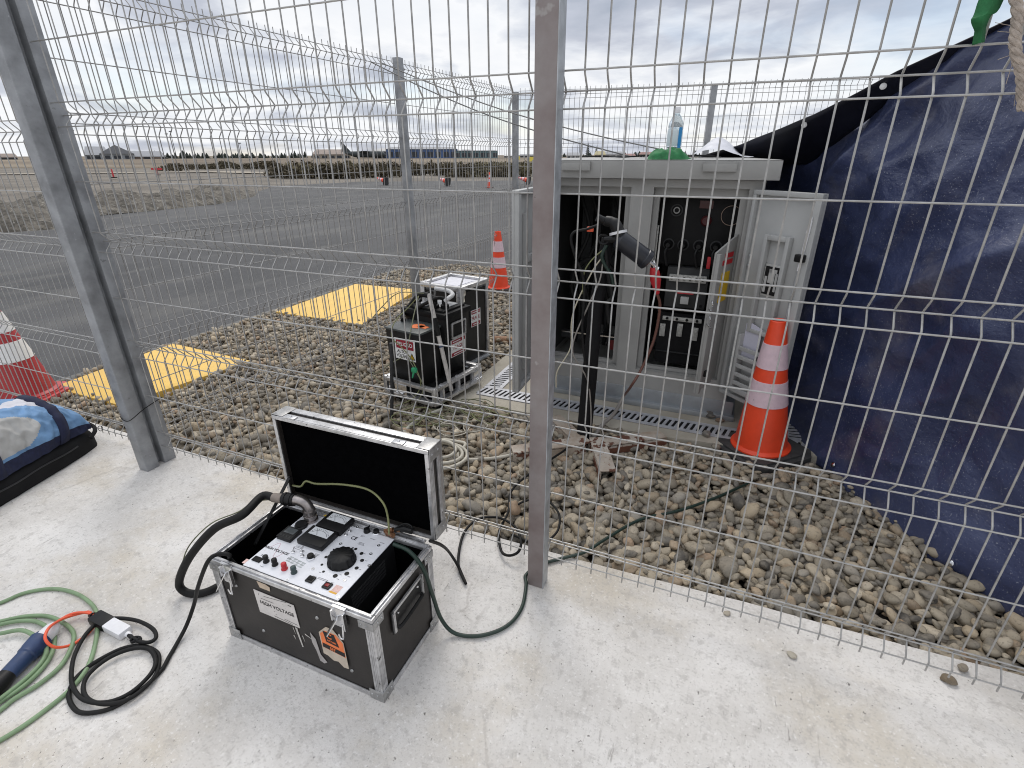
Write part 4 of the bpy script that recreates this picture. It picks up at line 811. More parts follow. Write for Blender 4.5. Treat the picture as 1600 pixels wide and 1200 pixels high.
k = MB(); k.bar(XR @ Vector((cw+.02, -cdp, .035)), XR @ Vector((cw+.02, cdp, .035)), .03, .012); k.build('foot_rail', GALV, rc)
p = G(773, 531, -.02); q_ = G(815, 533, -.02)
tag(MB().tube([p, p.lerp(q_, .5), q_+Vector((.1, 0, 0))], [.036, .034, .036], 14).build('clay_pipe', LOGM, None, loc=tuple(p)), 'short brown pipe lying on pebbles between the tall flight case and the cabinet', 'pipe')
# ------------------------------------------------------------------ CABLE STAND in front of the cabinet
fx, fy = -.593, 2.46
cs = thing('cable_stand', 'black upright pole on splayed rusty white feet holding a cable end', 'stand', (fx, fy, -.03))
top = GD(950, 372, Vector((fx, fy, 0)))
MB().tube([(fx, fy, -.03), (fx+.010, fy+.004, .35), (fx+.018, fy+.008, .75), (top.x, top.y, top.z)], [.042, .040, .036, .030], 16).build('pole', BLKM, cs)
for (ax, ay), (ex, ey), z1, lab in (((935, 700), (950, 742), 0, 'foot pointing at the camera'), ((945, 697), (1035, 683), .0, 'foot pointing right'), ((905, 692), (866, 655), .0, 'foot pointing back left'), ((895, 697), (800, 708), .0, 'foot pointing left')):
    a2, b2 = G(ax, ay, .01), G(ex, ey, .0); d_ = (b2-a2).normalized(); sd_ = Vector((-d_.y, d_.x, 0)); a2 = a2-d_*.06
    k = MB().bar(a2+Vector((0, 0, .026)), b2+Vector((0, 0, .020)), .080, .006); k.bar(a2+sd_*.037+Vector((0, 0, -.008)), b2+sd_*.037+Vector((0, 0, -.012)), .006, .05); k.bar(a2-sd_*.037+Vector((0, 0, -.008)), b2-sd_*.037+Vector((0, 0, -.012)), .006, .05)
    fo = k.build('channel_foot', TIMB, cs); fo['label'] = lab
    MB().bar(a2-sd_*.0415+Vector((0, 0, -.012)), b2-sd_*.0415+Vector((0, 0, -.016)), .003, .036).build('rusty_web', TIMR, fo)
# cable termination
TP = Vector((fx, fy, 0)); k0, k1 = GD(971, 371, TP), GD(1016, 404, TP); k0 = k0+Vector((0, -.05, 0)); k1 = k1+Vector((0, -.06, 0))
ct = thing('cable_termination', 'black cylindrical cable termination pointing right from the top of the stand', 'cable termination', tuple(k0))
dk = (k1-k0); 
MB().tube([k0-dk*.10, k0, k0+dk*.84, k0+dk*.86, k0+dk*.98, k1], [.024, .043, .043, .047, .047, .042], 24).build('insulator_barrel', mat('blue black rubber', (.016, .018, .026), .35, 0, .2, 20), ct)
e0, e1, e2 = GD(968, 357, TP)+Vector((0, -.04, 0)), GD(959, 347, TP)+Vector((0, -.02, 0)), GD(944, 345, TP)
MB().tube(spline([k0+dk*.05, e0, e1, e2, GD(933, 340, TP)], 5), [.034]*4+[.028]*6+[.024]*5+[.018]*6, 18).build('elbow', BLK, ct)
MB().lathe([(.041, -.006), (.041, .006)], e0.lerp(k0, .35), (e0-k0), 20).build('white_collar', WHITEP, ct)
MB().tube([k1, k1+dk*.18, k1+dk*.24], [.009, .008, .008], 8).lathe([(.0, -.012), (.011, -.006), (.011, .008), (0, .012)], k1+dk*.30+Vector((0, 0, -.006)), (1, .2, -.4), 12).build('terminal_pin', CHROME, ct)
MB().lathe([(.024, -.005), (.026, 0), (.024, .005), (.016, 0), (.024, -.005)], GD(948, 371, TP)+Vector((0, -.07, 0)), (.4, -1, .4), 18).tube([GD(948, 371, TP)+Vector((0, -.07, 0)), k0], [.012, .02], 10).build('earth_eye', BLK, ct)
# red crocodile clip and its lead
rc0 = GD(1024, 414, TP)+Vector((0, -.05, 0)); rc1 = GD(1029, 456, TP)+Vector((0, -.04, 0))
rcl = thing('crocodile_clip', 'red insulated crocodile clip hanging from the termination pin', 'clip', tuple(rc0))
MB().tube([rc0, rc0.lerp(rc1, .2), rc0.lerp(rc1, .5), rc1], [.017, .024, .026, .010], 12).build('red_boot', REDP, rcl); MB().tube([rc0+Vector((-.004, 0, .03)), rc0], [.006, .014], 8).build('clip_jaw', CHROME, rcl)
cable('test_lead', [rc1, GD(1032, 480, TP)+Vector((0, -.02, 0)), GD(1022, 530, TP), GD(1003, 575, TP), GD(985, 605, TP), G(975, 618, .12)], .007, BROWNC, 'brown test lead hanging from the red clip in front of the cabinet', 'cable')
cable('test_lead', [G(975, 618, .12), G(968, 632, .08), G(958, 648, .05), G(940, 665, .03), G(927, 684, .02)], .011, mat('grey cable sheath', (.26, .24, .22), .5, 0, .2, 14), 'thick grey lead lying from the brown test lead to the stand foot', 'cable')
for i, (pts, r_, m_, lab) in enumerate((
  ([(948, 395), (930, 420), (905, 470), (897, 500), (895, 540), (875, 575), (873, 600)], .0035, mat('cream wire', (.48, .44, .34), .5), 'cream wire straggling down left of the black stand pole'),
  ([(948, 390), (942, 430), (932, 455), (925, 470), (903, 520), (899, 545), (905, 560), (922, 590), (927, 640), (925, 680)], .004, mat('grey cable sheath', (.26, .24, .22), .5, 0, .2, 14), 'grey wire falling from the termination and crossing the stand pole'),
  ([(950, 385), (932, 400), (918, 420), (915, 445), (917, 462)], .003, YGREEN, 'short yellow green wire end near the top of the stand'),
  ([(950, 388), (955, 430), (960, 460), (953, 470), (955, 500)], .010, RUB, 'black lead dropping right of the stand pole'),
  ([(952, 380), (945, 400), (958, 425), (962, 440)], .009, DGREEN, 'dark green sleeve of wire under the termination'),
  ([(938, 350), (920, 356), (903, 360), (898, 372), (905, 400), (918, 440), (915, 520), (925, 600)], .0065, RUB, 'thick black cable arching over to the left of the stand'))):
    cable('hanging_wire', [GD(x, y, TP)+Vector((0, -.045-.003*i, 0)) for x, y in pts], r_, m_, lab, 'wire', 7)
k = MB(); kk = GD(925, 357, TP)+Vector((0, -.03, 0)); k.box(kk, (.03, .02, .022), None, .004); tag(k.build('cable_tag', ORCORD, None, loc=tuple(kk)), 'small orange tag on the cable left of the termination', 'tag')
# ------------------------------------------------------------------ GREY HOSE, LEADS AND SCRAPS ON THE PEBBLES
hc = G(696, 716, .0); pts = []
for i in range(0, 70):
    a_ = i*.30; rr = .17-.0016*i+.008*math.sin(a_*.7); pts.append((hc.x+rr*math.cos(a_)*1.15-.03, hc.y+rr*math.sin(a_)*.95, .0+.0008*i+.006*math.sin(a_*1.3)))
pts = [tuple(G(835, 700, .0)), tuple(G(790, 713, .0)), tuple(G(745, 718, .0)), tuple(G(715, 714, .01))]+pts[4:]
cable('hose_coil', pts, .0095, HOSE, 'coil of off white hose on the pebbles behind the open case lid', 'hose', 10, 4)
for i in range(5):
    c_ = (G(735, 640, .01), G(762, 650, .01), G(700, 655, .01), G(716, 668, .01), G(650, 655, .01))[i]; pts = []
    for j in range(26): a_ = j*.62+i; rr = .07+.05*math.sin(j*.9+i*2); pts.append((c_.x+rr*1.5*math.cos(a_), c_.y+rr*math.sin(a_), .008+.03*abs(math.sin(j*.7+i))))
    cable('wire_tangle', pts, .0032, (OLIVE, YGREEN, OLIVE, HOSE, YGREEN)[i], ('loose olive wire tangle on pebbles just right of the trolley castor', 'yellow green wire tangle on pebbles left of the drain corner', 'olive wire loops on pebbles right in front of the trolley', 'pale wire loops on pebbles above the hose coil', 'yellow green wire loops on pebbles in front of the danger label')[i], 'wire', 6, 5, 'tangled wires on the pebbles')
cable('conduit_pipe', [G(625, 680, .0), G(655, 655, .02), G(690, 640, .03)], .012, mat('grey conduit', (.33, .32, .27), .6, 0, .2, 12), 'short pale conduit lying on pebbles in front of the trolley', 'pipe')
cable('black_lead', [G(x, y, z) for x, y, z in [(905, 687, .02), (880, 705, .02), (850, 725, .02), (815, 750, .015), (798, 770, .015), (794, 800, .012), (780, 830, .012), (783, 860, .02), (795, 868, .03), (810, 862, .05), (814, 845, .07), (806, 825, .05), (788, 812, .03), (770, 808, .012), (745, 812, .012), (724, 835, .012), (716, 880, .012), (728, 912, .012), (716, 885, .02), (702, 863, .12), (690, 852, .25), (672, 845, .345)]], .0055, RUB, 'black lead running from the case under the fence to the stand, looped by the post', 'cable', 8)
cable('black_lead', [G(x, y, z) for x, y, z in [(800, 795, .015), (820, 783, .02), (850, 780, .02), (872, 800, .03), (873, 825, .04), (860, 842, .02), (845, 850, .012), (830, 848, .01), (800, 835, .008)]], .005, RUB, 'black wire loop on pebbles behind the middle fence post', 'cable', 8)
cable('green_lead', [G(x, y, z) for x, y, z in [(615, 850, .37), (640, 862, .36), (662, 890, .30), (676, 930, .18), (690, 968, .06), (712, 990, .012), (752, 993, .010), (792, 978, .010), (815, 950, .010), (822, 915, .010), (822, 898, .010), (845, 882, .010), (880, 872, .010), (915, 862, .015), (945, 843, .015), (1000, 812, .012), (1060, 798, .012), (1120, 777, .012), (1175, 752, .012)]], .0065, DGREEN, 'dark green lead leaving the case over its right side and running onto the pebbles', 'cable', 8)
# ------------------------------------------------------------------ FLIGHT CASE (foreground)
cx0, cx1, cy0, cy1, chh = -1.320, -.722, .764, 1.068, .330
fc = thing('flight_case', 'open black flight case with aluminium edges on the white concrete', 'flight case', ((cx0+cx1)/2, (cy0+cy1)/2, 0))
t_ = .010; k = MB()
k.box2((cx0+.004, cy0+.004, .006), (cx1-.004, cy0+.004+t_, chh-.012)).box2((cx0+.004, cy1-.004-t_, .006), (cx1-.004, cy1-.004, chh-.012)).box2((cx0+.004, cy0+.015, .006), (cx0+.004+t_, cy1-.015, chh-.012)).box2((cx1-.004-t_, cy0+.015, .006), (cx1-.004, cy1-.015, chh-.012)).box2((cx0+.015, cy0+.015, .006), (cx1-.015, cy1-.015, .016))
bo = k.build('case_body', CASEBLK, fc)
k = MB(); u_ = .0145
k.box2((cx0+u_, cy0+u_, .0165), (cx1-u_, cy0+u_+.003, chh-.015)).box2((cx0+u_, cy1-u_-.003, .0165), (cx1-u_, cy1-u_, chh-.015)).box2((cx0+u_, cy0+u_+.003, .0165), (cx0+u_+.003, cy1-u_-.003, chh-.015)).box2((cx1-u_-.003, cy0+u_+.003, .0165), (cx1-u_, cy1-u_-.003, chh-.015)).build('lining', FOAM, fc)
k = MB(); a_ = .026
for x, sx in ((cx0, 1), (cx1, -1)):
    for y, sy in ((cy0, 1), (cy1, -1)):
        k.box2((x-.001*sx, y-.001*sy, .004), (x+a_*sx, y+.003*sy, chh-.02), .001).box2((x-.001*sx, y+.0035*sy, .004), (x+.003*sx, y+a_*sy, chh-.02), .001)
        for g in (.008, .014, .020): k.box2((x+(g-.002)*sx, y-.002*sy, .03), (x+g*sx, y-.0012*sy, chh-.03)).box2((x-.002*sx, y+(g-.002)*sy, .03), (x-.0012*sx, y+g*sy, chh-.03))
for z0, z1 in ((.001, .020),):
    k.box2((cx0+.028, cy0-.001, z0), (cx1-.028, cy0+.003, z1), .001).box2((cx0+.028, cy1-.003, z0), (cx1-.028, cy1+.001, z1), .001).box2((cx0-.001, cy0+.028, z0), (cx0+.003, cy1-.028, z1), .001).box2((cx1-.003, cy0+.028, z0), (cx1+.001, cy1-.028, z1), .001)
k.build('edge_trim', ALU, fc)
k = MB(); e_ = .016
for y0_, y1_ in ((cy0-.002, cy0+e_), (cy1-e_, cy1+.002)): k.box2((cx0-.002, y0_, chh-.018), (cx1+.002, y1_, chh-.004), .0015)
for x0_, x1_ in ((cx0-.002, cx0+e_), (cx1-e_, cx1+.002)): k.box2((x0_, cy0+e_+.0005, chh-.018), (x1_, cy1-e_-.0005, chh-.004), .0015)
for y0_, y1_ in ((cy0+.003, cy0+.0075), (cy1-.0075, cy1-.003)): k.box2((cx0+.003, y0_, chh-.0035), (cx1-.003, y1_, chh+.003), .0008)
for x0_, x1_ in ((cx0+.003, cx0+.0075), (cx1-.0075, cx1-.003)): k.box2((x0_, cy0+.008, chh-.0035), (x1_, cy1-.008, chh+.003), .0008)
k.build('rim_trim', ALU, fc)
CAPS = mat('dull corner steel', (.40, .40, .40), .4, .7, .25, 40)
for x, sx in ((cx0, 1), (cx1, -1)):
    for y, sy in ((cy0, 1), (cy1, -1)):
        for z0, z1 in ((.0, .040), (chh-.045, chh-.0185)):
            k = MB().box2((x-.0035*sx, y-.0035*sy, z0), (x+.045*sx, y-.0012*sy, z1), .0008).box2((x-.0035*sx, y-.001*sy, z0), (x-.0012*sx, y+.045*sy, z1), .0008)
            for g in (.018, .036): k.lathe([(.004, 0), (.003, .0025)], (x+g*sx, y-.0035*sy, (z0+z1)/2), (0, -sy, 0), 8).lathe([(.004, 0), (.003, .0025)], (x-.0035*sx, y+g*sy, (z0+z1)/2), (-sx, 0, 0), 8)
            k.build('corner_cap', CAPS, fc)
for x, z in ((cx0+.085, .245), (cx0+.155, .085), (cx1-.105, .075), (cx1-.20, .245)): MB().lathe([(.006, 0), (.0045, .003)], (x, cy0+.0035, z), (0, -1, 0), 10).build('rivet', CAPS, fc)
# front latches with catch levers and wire loops
for lx in (cx0+.075, cx1-.105):
    lt = MB().box2((lx-.022, cy0-.006, chh-.07), (lx+.022, cy0-.0025, chh-.004), .001).box2((lx-.022, cy0-.006, chh-.003), (lx+.022, cy0+.002, chh+.001)).box2((lx+.018, cy0-.014, chh-.07), (lx+.022, cy0-.006, chh-.01)).box2((lx-.022, cy0-.014, chh-.045), (lx-.018, cy0-.006, chh-.01)).build('latch', CHROME, fc)
    MB().bar((lx-.002, cy0-.012, chh-.03), (lx-.03, cy0-.030, chh-.085), .018, .003, .001).build('latch_lever', CHROME, lt)
    MB().tube(spline([(lx+.012, cy0-.010, chh-.05), (lx+.013, cy0-.016, chh-.085), (lx+.008, cy0-.012, chh-.105), (lx-.002, cy0-.012, chh-.106), (lx-.006, cy0-.013, chh-.09)], 4), .0028, 8).build('latch_loop', CHROME, lt)
# side handle
hy0, hy1, hz = (cy0+.095), (cy1-.085), .235
hd_ = MB().box2((cx1+.0, hy0-.02, hz-.045), (cx1+.003, hy1+.02, hz+.04), .001).build('side_handle', BLK, fc)
k = MB(); k.bar((cx1+.005, hy0-.012, hz-.042), (cx1+.005, hy0-.012, hz+.03), .010, .006).bar((cx1+.005, hy1+.012, hz-.035), (cx1+.005, hy1+.012, hz+.04), .010, .006).bar((cx1+.005, hy0-.012, hz+.034), (cx1+.005, hy1+.012, hz+.038), .009, .006, up=(1, 0, 0))
k.build('handle_bracket', ALU, hd_); MB().tube(spline([(cx1+.006, hy0, hz-.03), (cx1+.014, hy0+.01, hz-.032), (cx1+.014, hy1-.01, hz-.026), (cx1+.006, hy1, hz-.024)], 4), .0055, 8).build('grip', RUB, hd_)
for yy in (hy0+.01, hy1-.01): MB().lathe([(.004, 0), (.003, .003)], (cx1+.003, yy, hz+.012), (1, 0, 0), 8).build('rivet', CHROME, hd_)
# label plate, paper scrap, scratches
Xf = frame((0, cy0+.0025, 0), (1, 0, 0), (0, 0, 1))       # front face: local x=right, y=up, z=towards camera
lp = MB().prism([(-1.158, .262), (-1.155, .172), (-.999, .171), (-1.003, .260)], .0014, Xf).build('label_plate', PAPER, fc)
lettering('HIGH VOLTAGE', Xf @ Matrix.Translation((-1.076, .218, .0016)) @ Matrix.Rotation(R(-.6), 4, 'Z'), .0188, BLK, lp, squash=.98)
k = MB()
for x, z, w_, h_ in ((-1.075, .255, .09, .0012), (-1.11, .236, .05, .001), (-1.03, .183, .05, .001), (-1.06, .178, .07, .0012), (-1.02, .252, .012, .002), (-1.14, .25, .001, .008)): k.box((x, z, .0018), (w_, h_, .0004), Xf, 0, R(rng.uniform(-8, 8)))
k.build('scuff_marks', BLK, lp)
MB().prism([(-1.135, .303), (-1.128, .280), (-1.088, .280), (-1.086, .296), (-1.10, .302)], .0006, Xf).build('paper_scrap', mat('manila paper', (.52, .42, .32), .7, 0, .12, 40), fc)
k = MB()
for pts in ([(-1.02, .165), (-1.012, .165), (-1.003, .09), (-1.008, .088)], [(-1.03, .16), (-1.027, .16), (-1.024, .135)], [(-.998, .14), (-.995, .14), (-.992, .115)], [(-1.035, .125), (-1.031, .126), (-1.028, .11)], [(-.985, .155), (-.955, .14), (-.985, .15)]): k.prism(pts, .0005, Xf)
k.build('torn_sticker_remains', mat('torn paper', (.50, .48, .45), .8, 0, .2, 60), fc)
# torn tape strip by the tag
MB().prism([(-.962, .17), (-.945, .15), (-.938, .09), (-.918, .065), (-.930, .055), (-.945, .06), (-.952, .10), (-.962, .13)], .0007, Xf).build('tape_strip', mat('grey tape', (.36, .34, .33), .5, 0, .15, 30), fc)
# orange tag hanging on the right latch
Xg = frame((0, cy0-.004, 0), (1, 0, 0), (0, .03, 1))
og = thing('inspection_tag', 'torn orange and beige tag hanging on the right front latch of the open case', 'tag', (-.86, cy0-.004, .15))
MB().prism([(-.925, .190), (-.895, .222), (-.870, .222), (-.838, .185), (-.832, .085), (-.850, .083), (-.868, .098), (-.885, .094), (-.905, .106), (-.920, .108)], .0008, Xg).build('tag_card', mat('beige card', (.50, .43, .35), .7, 0, .12, 40), og)
MB().prism([(-.920, .188), (-.902, .205), (-.862, .205), (-.840, .182), (-.837, .128), (-.918, .136)], .0006, Xg @ Matrix.Translation((0, 0, .0009))).build('orange_field', ORANGE, og)
MB().prism([(-.908, .203), (-.868, .203), (-.855, .160), (-.900, .164)], .0005, Xg @ Matrix.Translation((0, 0, .0016))).prism([(-.916, .154), (-.838, .146), (-.838, .130), (-.917, .138)], .0005, Xg @ Matrix.Translation((0, 0, .0016))).build('black_bands', BLK, og)
lettering('C', Xg @ Matrix.Translation((-.886, .190, .0024)), .026, ORANGE, og); lettering('SET', Xg @ Matrix.Translation((-.880, .142, .0023)) @ Matrix.Rotation(R(-5), 4, 'Z'), .013, ORANGE, og)
lettering('ACTION', Xg @ Matrix.Translation((-.880, .172, .0023)) @ Matrix.Rotation(R(-5), 4, 'Z'), .0085, ORANGE, og)
# lid, standing upright on its hinges
ly0, ly1, lz0, lz1 = 1.092, 1.158, .330, .657
lb = MB(); lb.box2((cx0+.004, ly1-.008, lz0+.006), (cx1-.004, ly1, lz1-.004)).box2((cx0+.004, ly0+.004, lz1-.014), (cx1-.004, ly1-.0085, lz1-.004)).box2((cx0+.004, ly0+.004, lz0+.004), (cx1-.004, ly1-.0085, lz0+.014)).box2((cx0+.004, ly0+.004, lz0+.0145), (cx0+.014, ly1-.0085, lz1-.0145)).box2((cx1-.014, ly0+.004, lz0+.0145), (cx1-.004, ly1-.0085, lz1-.0145))
lid = lb.build('lid', CASEBLK, fc)
MB().box2((cx0+.0145, ly0+.018, lz0+.0145), (cx1-.0145, ly1-.0085, lz1-.0145)).build('lid_lining', FOAM, lid)
k = MB()
# rim of the lid (faces the camera) and long top extrusion
for z0, z1 in ((lz0-.001, lz0+.012), (lz1-.012, lz1+.001)): k.box2((cx0-.001, ly0-.001, z0), (cx1+.001, ly0+.0035, z1), .001)
for x0_, x1_ in ((cx0-.001, cx0+.012), (cx1-.012, cx1+.001)): k.box2((x0_, ly0-.001, lz0+.0125), (x1_, ly0+.0035, lz1-.0125), .001)
for z in (lz1,):
    k.box2((cx0+.02, ly0+.004, z-.0035), (cx1-.02, ly0+.026, z+.002), .001).box2((cx0+.02, ly1-.024, z-.0035), (cx1-.02, ly1+.002, z+.002), .001)
for x, sx in ((cx1, 1), (cx0, -1)):
    k.box2((x-.003*sx, ly0+.004, lz0+.02), (x+.002*sx, ly0+.024, lz1-.02), .001).box2((x-.003*sx, ly1-.022, lz0+.02), (x+.002*sx, ly1+.002, lz1-.02), .001)
    for g in (.011, .018): k.box2((x+.0022*sx, ly0+g, lz0+.03), (x+.0032*sx, ly0+g+.0025, lz1-.03)).box2((x+.0022*sx, ly1-g, lz0+.03), (x+.0032*sx, ly1-g+.0025, lz1-.03))
k.build('lid_trim', ALU, lid)
for x, sx in ((cx0, 1), (cx1, -1)):
    for z, sz in ((lz0, 1), (lz1, -1)):
        k = MB().box2((x-.004*sx, ly0+.003, z-.0035*sz), (x-.0022*sx, ly1+.003, z+.042*sz), .0008).box2((x-.002*sx, ly0+.003, z-.0035*sz), (x+.042*sx, ly1+.003, z-.0022*sz), .0008)
        for g in (.016, .05): k.lathe([(.004, 0), (.003, .002)], (x-.004*sx, ly0+g, z+.02*sz), (-sx, 0, 0), 8)
        k.build('corner_cap', CAPS, lid)
for lx in (cx0+.075, cx1-.105): MB().box2((lx-.02, ly0-.002, lz1+.0022), (lx+.02, ly0+.020, lz1+.006), .001).lathe([(.004, 0), (.004, .004)], (lx, ly0+.009, lz1+.006), (0, 0, 1), 10).build('latch_catch', CHROME, lid)
MB().box2((cx0+.03, cy1+.003, chh-.012), (cx1-.03, ly0-.0015, chh-.009)).tube([(cx0+.03, cy1+.013, chh-.004), (cx1-.03, cy1+.013, chh-.004)], .005, 8).build('hinge', ALU, fc)
sa, sb = Vector((cx0+.024, .905, .275)), Vector((cx0+.030, 1.085, .425))
MB().bar(sa, sb, .012, .003).lathe([(.005, -.003), (.005, .003)], sa, (1, 0, 0), 10).lathe([(.005, -.003), (.005, .003)], sb, (1, 0, 0), 10).build('lid_stay', BLK, fc)
# ------------------------------------------------------------------ HIGH VOLTAGE TEST SET inside the case
px0, px1, py0, py1, pz = -1.200, -.846, .782, 1.050, .327
hv = thing('high_voltage_tester', 'white topped high voltage test set with meters and a big black dial inside the case', 'test set', ((px0+px1)/2, (py0+py1)/2, .02))
MB().box2((px0+.003, py0+.002, .018), (px1-.003, py1-.002, pz-.003)).build('chassis', mat('black chassis', (.012, .012, .013), .5, 0, .2, 30), hv)
k = MB()
for i in range(5):
    for j in range(26): k.box((px1-.0028, py0+.055+j*.0062, .285-.013*i), (.0012, .0036, .0075))
k.build('vent_slots', mat('vent grey', (.05, .05, .052), .5), hv)
pn = MB().box2((px0, py0, pz-.003), (px1, py1, pz), .0008).build('control_panel', PANELW, hv)
def PP(cx, cy): return G(380+cx*.175, 760+cy*.175, pz)           # measured spots on the panel
def XP(cx, cy, lift=.0003, rot=0.0): p = PP(cx, cy); return Matrix.Translation((p.x, p.y, pz+lift)) @ Matrix.Rotation(R(rot), 4, 'Z')
# output connector: flange, elbow, sleeve
p = PP(606, 300); k = MB().lathe([(.024, 0), (.024, .006), (.020, .007), (.020, .014), (.022, .015), (.022, .024), (.018, .026)], (p.x, p.y, pz), (0, 0, 1), 24); k.build('output_socket', CONNM, hv)
p = PP(520, 355); MB().lathe([(.021, 0), (.021, .006), (.018, .008), (.018, .012), (.015, .012)], (p.x, p.y, pz), (0, 0, 1), 24).build('socket_cap', BLK, hv)
X = XP(415, 440); o_ = MB().box((0, 0, .006), (.056, .054, .012), X, .0015).build('digital_timer', BLK, hv); MB().box((.0, .009, .0124), (.040, .024, .0008), X).build('display', LCD, o_)
k = MB()
for i in range(4): k.box((-.018+i*.012, -.016, .0124), (.007, .006, .001), X, .0003)
k.build('buttons', MIDG, o_)
for (cx, cy) in ((828, 352), (668, 480)):
    X = XP(cx, cy); o_ = MB().box((0, 0, .009), (.098, .076, .018), X, .003).build('analogue_meter', BLK, hv)
    Y = X @ Matrix.Translation((.002, .016, .0184)); MB().box((0, 0, 0), (.074, .034, .0008), Y).build('meter_scale', GLASSY, o_)
    k = MB()
    for i in range(13):
        a_ = R(150-10*i); r0 = .040; k.bar((Y @ Vector((r0*math.cos(a_), r0*math.sin(a_)-.030, .0009))), (Y @ Vector(((r0+.004)*math.cos(a_), (r0+.004)*math.sin(a_)-.030, .0009))), .0008, .0005)
    k.tube([Y @ Vector((.036*math.cos(R(a)), .036*math.sin(R(a))-.030, .0007)) for a in range(150, 29, -10)], .0005, 4).bar(Y @ Vector((-.004, -.015, .0011)), Y @ Vector((-.024, .010, .0011)), .0008, .0004)
    k.build('scale_marks', BLK, o_)
def knob(cx, cy, r_, h_, m, name, skirt=None, wav=None, pointer=False):
    p = PP(cx, cy); o_ = MB().lathe([(r_*1.04, .0005), (r_*1.04, h_*.12), (r_, h_*.2), (r_*.94, h_*.9), (r_*.86, h_), (0.0001, h_)], (p.x, p.y, pz), (0, 0, 1), 48, wav=wav).build(name, m, hv, angle=50)
    if skirt: MB().lathe([(skirt, .0003), (skirt, .003), (r_*1.05, .005)], (p.x, p.y, pz), (0, 0, 1), 32).build('skirt', CHROME, o_)
    if pointer: MB().box((p.x+.002, p.y+r_*.6, pz+h_+.002), (.003, r_*1.4, .005)).build('pointer', m, o_)
    return o_
o_ = knob(882, 668, .040, .026, BLK, 'voltage_dial', wav=(12, .055)); p = PP(882, 668); MB().lathe([(.043, .0003), (.043, .0035), (.040, .004)], (p.x, p.y, pz), (0, 0, 1), 40).build('dial_plate', BLKM, o_); MB().box((p.x+.012, p.y+.030, pz+.0262), (.005, .02, .001), rz=R(-25)).build('dial_mark', DRKG, o_)
knob(1106, 405, .0105, .013, BLK, 'selector_knob', pointer=True); knob(1190, 418, .0098, .014, BLK, 'selector_knob', skirt=.0125); knob(605, 640, .0105, .014, BLK, 'selector_knob', skirt=.0135)
for cx, cy, m in ((207, 672, BLK), (285, 700, BLK), (370, 738, REDP), (455, 770, mat('grey green cap', (.035, .06, .06), .4))):
    p = PP(cx, cy); MB().lathe([(.0095, 0), (.0095, .003), (.0075, .004), (.0070, .010), (.0085, .012), (.0078, .022), (.0055, .024)], (p.x, p.y, pz), (0, 0, 1), 18).build('binding_post', m, hv)
X = XP(128, 655); MB().box((0, 0, .002), (.030, .018, .004), X, .001).build('fuse_cover', DRKG, hv)
for cx, cy, m in ((603, 836, DRKG), (752, 893, mat('dark red rocker', (.22, .008, .01), .4))):
    X = XP(cx, cy); o_ = MB().box((0, 0, .0025), (.024, .022, .005), X, .001).build('rocker_switch', BLK, hv); MB().box((0, 0, .0055), (.013 if cx > 700 else .016, .010, .003), X, .001).build('rocker', m, o_)
for cx, cy in ((445, 590), (522, 588), (528, 625), (950, 405), (917, 437)):
    p = PP(cx, cy); MB().lathe([(.006, 0), (.006, .003), (.0035, .004), (.0035, .007)], (p.x, p.y, pz), (0, 0, 1), 12).tube([(p.x, p.y, pz+.006), (p.x+.004, p.y+.006, pz+.018)], [.0016, .0026], 8).build('toggle_switch', CHROME, hv)
for cx, cy in ((1020, 365), (870, 515), (1210, 530), (1140, 605), (1125, 710), (905, 842), (622, 738), (393, 838), (848, 992), (330, 428)):
    p = PP(cx, cy); MB().lathe([(.0052, 0), (.0050, .0018), (.0025, .0018), (.0025, .0006)], (p.x, p.y, pz), (0, 0, 1), 14).build('panel_screw', CHROME, hv)
for cx, cy, r_ in ((1005, 560, .005), (1057, 600, .006), (1062, 662, .006), (1013, 730, .006), (925, 780, .007), (822, 800, .007), (740, 632, .005), (703, 700, .004), (717, 762, .004), (808, 565, .003)):
    p = PP(cx, cy); MB().lathe([(r_, 0), (r_, .0012), (.0001, .0016)], (p.x, p.y, pz), (0, 0, 1), 14).build('dial_dot', BLK, hv)
lettering('HIGH VOLTAGE', XP(300, 572), .0130, BLK, pn, squash=1.0); lettering('CE', XP(990, 464), .019, BLK, pn)
k = MB(); Y = XP(300, 570, .0002); k.tube([Y @ Vector((-.030+.060*i/24, .028*math.sin(2*math.pi*i/24), 0)) for i in range(25)], .0005, 4); k.build('sine_curve', mat('pink line', (.55, .25, .32), .5), pn)
PRN = mat('small grey print', (.22, .22, .24), .6)
k = MB()
for cx, cy, w_, n_ in ((505, 540, .026, 2), (480, 560, .022, 1), (182, 612, .014, 2), (165, 715, .014, 1), (660, 605, .012, 3), (1060, 505, .020, 3), (1065, 440, .010, 2), (1155, 470, .016, 1), (1240, 505, .016, 1), (710, 825, .030, 2), (640, 805, .012, 1), (92, 735, .034, 1), (600, 940, .036, 1), (760, 1000, .055, 1), (1088, 602, .006, 1), (1098, 664, .006, 1), (1040, 742, .006, 1), (940, 805, .006, 1), (845, 828, .008, 1), (685, 768, .006, 1), (415, 640, .012, 2), (680, 250, .030, 4), (795, 860, .006, 1), (870, 790, .006, 1)):
    X = XP(cx, cy, .0002)
    for i in range(n_):
        xx = -w_/2
        while xx < w_/2: ww = rng.uniform(.0018, .0048); k.box((xx+ww/2, -i*.0042, 0), (ww, .0022, .0002), X); xx += ww+.0012
k.build('small_print', PRN, pn)
k = MB()
for i in range(3):
    for j in range(4):
        k.box((-.024+j*.017, -.007+.008*i-.002*j, 0), (.014, .0055, .0002), XP(470, 670, .0002))
k.build('rating_plate', mat('grey plate print', (.42, .45, .46), .5, 0, .3, 200), pn)
